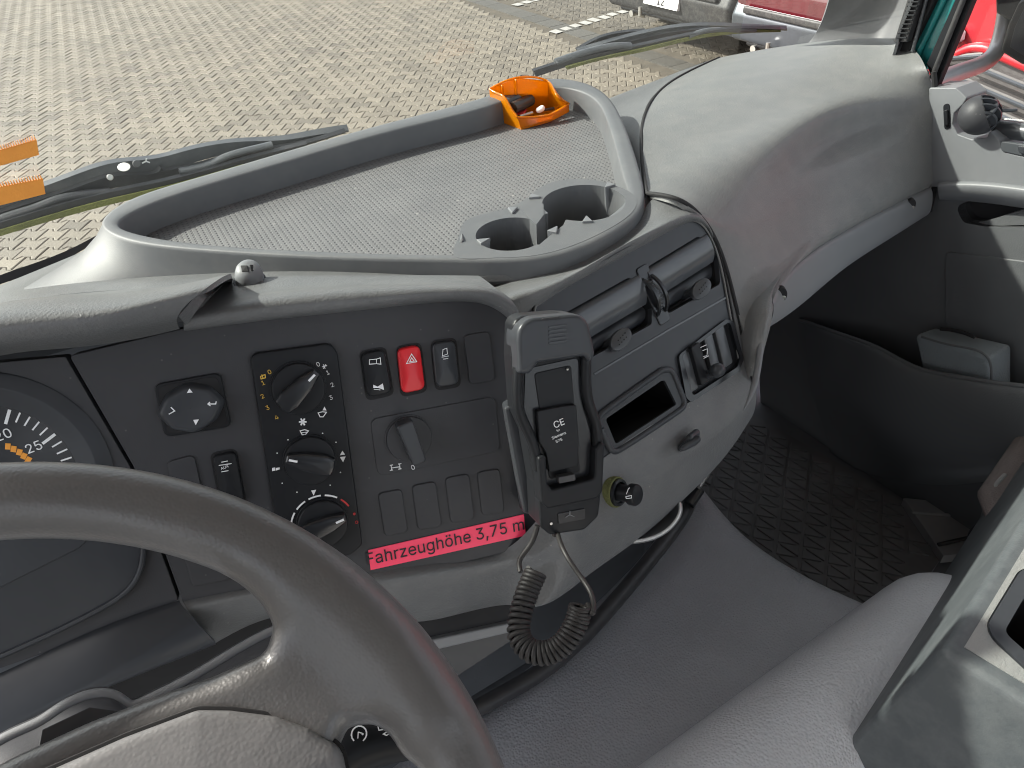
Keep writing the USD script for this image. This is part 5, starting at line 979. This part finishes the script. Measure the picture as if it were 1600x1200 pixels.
def paver(cx, cy, tilt):
    n = len(PO); rr_ = np.random.default_rng(int(abs(cx*1e4+cy*777)) % 2**31); dz = rr_.normal(0, .0011); sl = rr_.normal(0, .006, 2)
    xy = lambda p: np.array([cx, cy])+p[:, :1]*gu+p[:, 1:]*gv
    z = lambda p, h: h+dz+p@sl
    a, b, c = xy(PO), xy(PO), xy(inset(PO, .006)); pin = inset(PO, .006)
    v = np.vstack([np.c_[a, z(PO, ZG-.03)], np.c_[b, z(PO, ZG-.004)], np.c_[c, z(pin, ZG)]])
    i = np.arange(n); j = (i+1) % n; f = []
    for o in (0, n): f += [np.stack([o+i, o+j, o+n+j], 1), np.stack([o+i, o+n+j, o+n+i], 1)]
    f.append(np.array([[2*n, 2*n+k, 2*n+k+1] for k in range(1, n-1)]) if False else 2*n+CAP)
    return v, np.vstack(f)
_pin = inset(PO, .006); _tv, CAP = trimesh.creation.triangulate_polygon(Polygon(_pin), engine='earcut')
from scipy.spatial import cKDTree
CAP = cKDTree(_pin).query(_tv)[1][CAP]; _q = _pin[CAP]; _s = np.cross(_q[:, 1]-_q[:, 0], _q[:, 2]-_q[:, 0]); CAP = np.where(_s[:, None] < 0, CAP[:, ::-1], CAP)
GX = 5.72
def kerbx(y): return GX+.02*(y-9)
tiles = []
def pix(q): return 800+F*(q@CR)/(q@CF), 600-F*(q@CU)/(q@CF), q@CF
for r in range(-165, 165):
    for c in range(-150, 150):
        p = gu*((c+.5*(r % 2))*L_)+gv*(r*W_)+np.array([2, 10]); q = np.array([p[0], p[1], ZG]); X, Y, D = pix(q)
        if D < 1 or np.linalg.norm(p) > 21: continue
        side = 1300 < X < 2150 and -200 < Y < 900 and p[1] > -.5
        if not side and (not (-260 < X < 1480 and -160 < Y < 470) or Y > 470-.30*max(0, X)): continue
        k = p[0]-kerbx(p[1])
        if -.12 < k < .42: continue
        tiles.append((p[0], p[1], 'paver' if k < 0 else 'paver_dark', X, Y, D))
def windscreen_low(X): return np.interp(X, [0, 112, 160, 300, 620, 860, 960, 1290], [440, 395, 340, 275, 185, 120, 140, 60])
vis = [t for t in tiles if 0 < t[3] < 1250 and 0 < t[4] < windscreen_low(t[3])]
vis.sort(key=lambda t: t[5]); top300 = set((t[0], t[1]) for t in vis[:300])
def toned(prim, tones):
    UsdGeom.PrimvarsAPI(prim).CreatePrimvar('tone', Sdf.ValueTypeNames.FloatArray, 'vertex').Set([float(x) for x in tones])
groups = {'paver': [[], [], [], 0], 'paver_dark': [[], [], [], 0]}
for t in tiles:
    v, f = paver(t[0], t[1], 0); tone = float(np.clip(rng.normal(.5, .24), 0, 1))
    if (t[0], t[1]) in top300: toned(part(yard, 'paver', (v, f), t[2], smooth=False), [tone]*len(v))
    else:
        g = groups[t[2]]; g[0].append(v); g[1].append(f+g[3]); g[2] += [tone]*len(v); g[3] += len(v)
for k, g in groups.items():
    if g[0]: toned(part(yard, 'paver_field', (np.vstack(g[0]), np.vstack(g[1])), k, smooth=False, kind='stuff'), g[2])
gut = struct('drain_gutter')
for k in range(44):
    y = 5.2+k*.32; x = kerbx(y)+.15; m = box(x-.13, x+.13, y, y+.312, ZG-.05, ZG+.004+.002*math.sin(k*7)); pr = part(gut, 'gutter_stone', m, 'gutter', smooth=False); toned(pr, [.3+.5*((k*37) % 11)/11]*len(m.vertices))
# parking line: worn dashes of paint on the pavers
pl0, pl1 = A(862, 51, z=ZG+.006), A(985, 14, z=ZG+.006); dl = (pl1-pl0)/np.linalg.norm(pl1-pl0); nl = np.array([-dl[1], dl[0], 0])
lines = struct('parking_line')
for k in range(16):
    q = pl0+dl*(k*.17); w_ = .075+.012*math.sin(k*5.1); o_ = nl*.012*math.sin(k*3.3); part(lines, 'paint_patch', cat(tm(([q-nl*w_+o_, q+dl*.12-nl*w_+o_, q+dl*.14+nl*w_+o_, q+dl*.02+nl*w_+o_], [(0, 1, 2, 3)]))), 'line_white')
qa = A(812, 6, z=ZG+.006)
for k in range(3): q = qa+dl*(k*.17-.1); part(lines, 'paint_patch', tm(([q-nl*.07, q+dl*.13-nl*.07, q+dl*.13+nl*.07, q+nl*.07], [(0, 1, 2, 3)])), 'line_white')

# ------------------------------------------------------------------ parked cars
def car(name, label, x, y, wd, body, bumper, ht, plate=None, silver=False):
    g = lambda a, b, c: np.array([x+a, y+b, ZG+c]); h = wd/2
    t = thing(name, label, 'car', (x+2, y, ZG), 'cars parked beyond the kerb')
    part(t, 'body', hull([g(a, s*(h-.12-(0 if c < .9 else .05)), c) for s in (-1, 1) for a, c in ((.10, .42), (.06, .75), (.12, 1.0), (4.1, .42), (4.15, .75), (3.9, .88))], .09, 14), body, smooth=50)
    part(t, 'cabin', hull([g(a, s*(h-.28), c) for s in (-1, 1) for a, c in ((.22, .98), (.55, ht-.1), (2.2, ht-.08), (3.1, .95))], .10, 14), body, smooth=50)
    part(t, 'rear_window', hull([g(a, s*(h-.34), c) for s in (-1, 1) for a, c in ((.16, 1.08), (.38, ht-.2))], .03, 10), 'gloss_black')
    b = part(t, 'bumper', hull([g(a, s*(h-.09), c) for s in (-1, 1) for a, c in ((.02, .36), (.0, .52), (.04, .60), (.5, .36), (.5, .58))], .06, 12), bumper, smooth=50)
    part(b, 'bumper_step', hull([g(-.055, s*(h-.22), c) for s in (-1, 1) for c in (.585, .615)], .02, 10), 'car_plastic'); part(b, 'lower_lip', hull([g(.03, s*(h-.25), .30) for s in (-1, 1)]+[g(.3, s*(h-.25), .27) for s in (-1, 1)], .035, 10), 'gloss_black')
    part(t, 'underbody', box(x+.35, x+4.0, y-h+.12, y+h-.12, ZG+.16, ZG+.4), 'footwell')
    for s in (-1, 1):
        part(t, 'tail_light', hull([g(.03, s*(h-.16), c) for c in (.72, .95)]+[g(.05, s*(h-.38), c) for c in (.74, .93)]+[g(.3, s*(h-.07), c) for c in (.74, .95)], .03, 10), 'tail_red')
        for a in (.85, 3.4):
            wy = y+s*(h-.12); w_ = part(t, 'wheel', tube([(x+a, wy-.1, ZG+.32), (x+a, wy+.1, ZG+.32)], .32, 28), 'rubber'); part(w_, 'rim', tube([(x+a, wy-.104, ZG+.32), (x+a, wy+.104, ZG+.32)], .2, 20), 'car_silver')
    part(t, 'exhaust', tube([g(-.02, .55, .26), g(.5, .55, .28)], .035, 12), 'metal')
    if plate:
        PP = Plane(g(-.07, 0, .475), (-1, 0, .18), (0, -1, 0)); p_ = part(t, 'number_plate', prism(PP, rp(np.array([(-.27, -.057), (.27, -.057), (.27, .057), (-.27, .057)]), .008), -.03, .006, .001), 'plate_white')
        m = meshkit.text_mesh(plate, .075, .002, True); v = np.asarray(m.vertices); c = (v.max(0)+v.min(0))/2; m.vertices = PP.to((v[:, :2]-c[:2])*[.95, 1], .007+v[:, 2]); part(p_, 'lettering', m, 'ink')
    part(t, 'tow_hook', tube([g(-.04, .3, .28), g(-.10, .3, .30), g(-.10, .3, .38)], .022, 10), 'metal')
    return t
car('parked_car', 'black parked car with number plate and dark plastic bumper beyond the kerb', 6.15, 6.78, 2.0, 'car_black', 'car_plastic', 1.6, '12')
car('parked_car', 'dark red parked car beside the black car, pale rear bumper', 6.05, 4.84, 1.78, 'car_maroon', 'car_silver', 1.5)

# red lorry seen through the side window, and this lorry's mirror
XT = 3.5; PT = Plane((XT, 0, 0), (-1, 0, 0), (0, -1, 0))
rt = thing('red_lorry', 'bright red lorry front with dark slatted grille outside the side window', 'lorry', (XT+1, .9, ZG))
tl = A(1462, 40, x=XT)[1]
part(rt, 'cab_body', box(XT+.01, XT+2.2, tl-2.35, tl+.10, ZG+.45, ZG+2.9, .06), 'red_paint', smooth=50)
def tp(name, pts, h0, h1, mt, r=.02, bev=.006): return part(rt, name, prism(PT, rp(PT.uvs(pts), r), h0, h1, bev), mt)
tp('grille', [(1476, 112), (1500, 88), (1520, 80), (1545, 80), (1600, 104), (1700, 150), (1700, 330), (1440, 330), (1450, 160)], .0, .02, 'truck_grille')
part(rt, 'red_edge', tube([PT.to(PT.uv(*p), .03) for p in [(1468, 115), (1484, 94), (1502, 82), (1520, 74), (1545, 73), (1572, 84), (1604, 98), (1700, 140)]], .022, 8, 40), 'red_deep', smooth=60)
for k, (a, b) in enumerate((((1495, 92), (1545, 88)), ((1536, 106), (1700, 172)), ((1502, 121), (1700, 205)), ((1490, 144), (1700, 236)), ((1490, 170), (1700, 262)))):
    sl = part(rt, 'grille_slat', tube([PT.to(PT.uv(*a), .03), PT.to(PT.uv(*b), .03)], .028, 8), 'truck_grille'); d_ = np.array([0, 0, .030])
    part(sl, 'bright_edge', tube([PT.to(PT.uv(*a), .055)+d_*.4, PT.to(PT.uv(*b), .055)+d_*.4], .009, 6), 'car_silver')
tp('headlamp', [(1489, 74), (1502, 38), (1509, 50), (1507, 62)], .0, .06, 'lamp_white', .01)
tp('panel_gap', [(1504, 65), (1506, 64), (1514, 76), (1512, 77)], .0, .012, 'red_deep', .001, .0005)
for s in (0, 1): 
    wq = (XT+.9, tl-.12-s*2.1, ZG+.5); part(rt, 'wheel', tube([np.array(wq)-[0, .15, 0], np.array(wq)+[0, .15, 0]], .5, 28), 'rubber')
mi = thing('side_mirror', 'exterior mirror on a bent grey tube arm outside the door', 'mirror', A(1560, 60, x=1.5))
part(mi, 'arm', tube([A(1440, 138, x=1.22), A(1470, 124, x=1.3), A(1505, 111, x=1.38), A(1538, 98, x=1.46), A(1556, 80, x=1.5), A(1567, 48, x=1.52), A(1577, -20, x=1.54)], .0145, 16, 50), 'steel_arm', smooth=60)
part(mi, 'clamp', hull([A(x_, y_, x=1.5+o_) for x_, y_ in ((1562, -30), (1563, 16), (1582, 26), (1596, 22), (1600, -30)) for o_ in (0, .05)], .006, 10), 'wiper', smooth=40)
part(mi, 'housing', hull([A(x_, y_, x=1.46+o_) for x_, y_ in ((1600, 6), (1584, 40), (1574, 76), (1600, 92), (1660, 110), (1680, 0)) for o_ in (0, .09)], .008, 12), 'wiper', smooth=40)
part(mi, 'glass', hull([A(x_, y_, x=1.452) for x_, y_ in ((1602, 14), (1588, 42), (1580, 72), (1602, 86), (1660, 100))], .002, 8), 'car_silver')
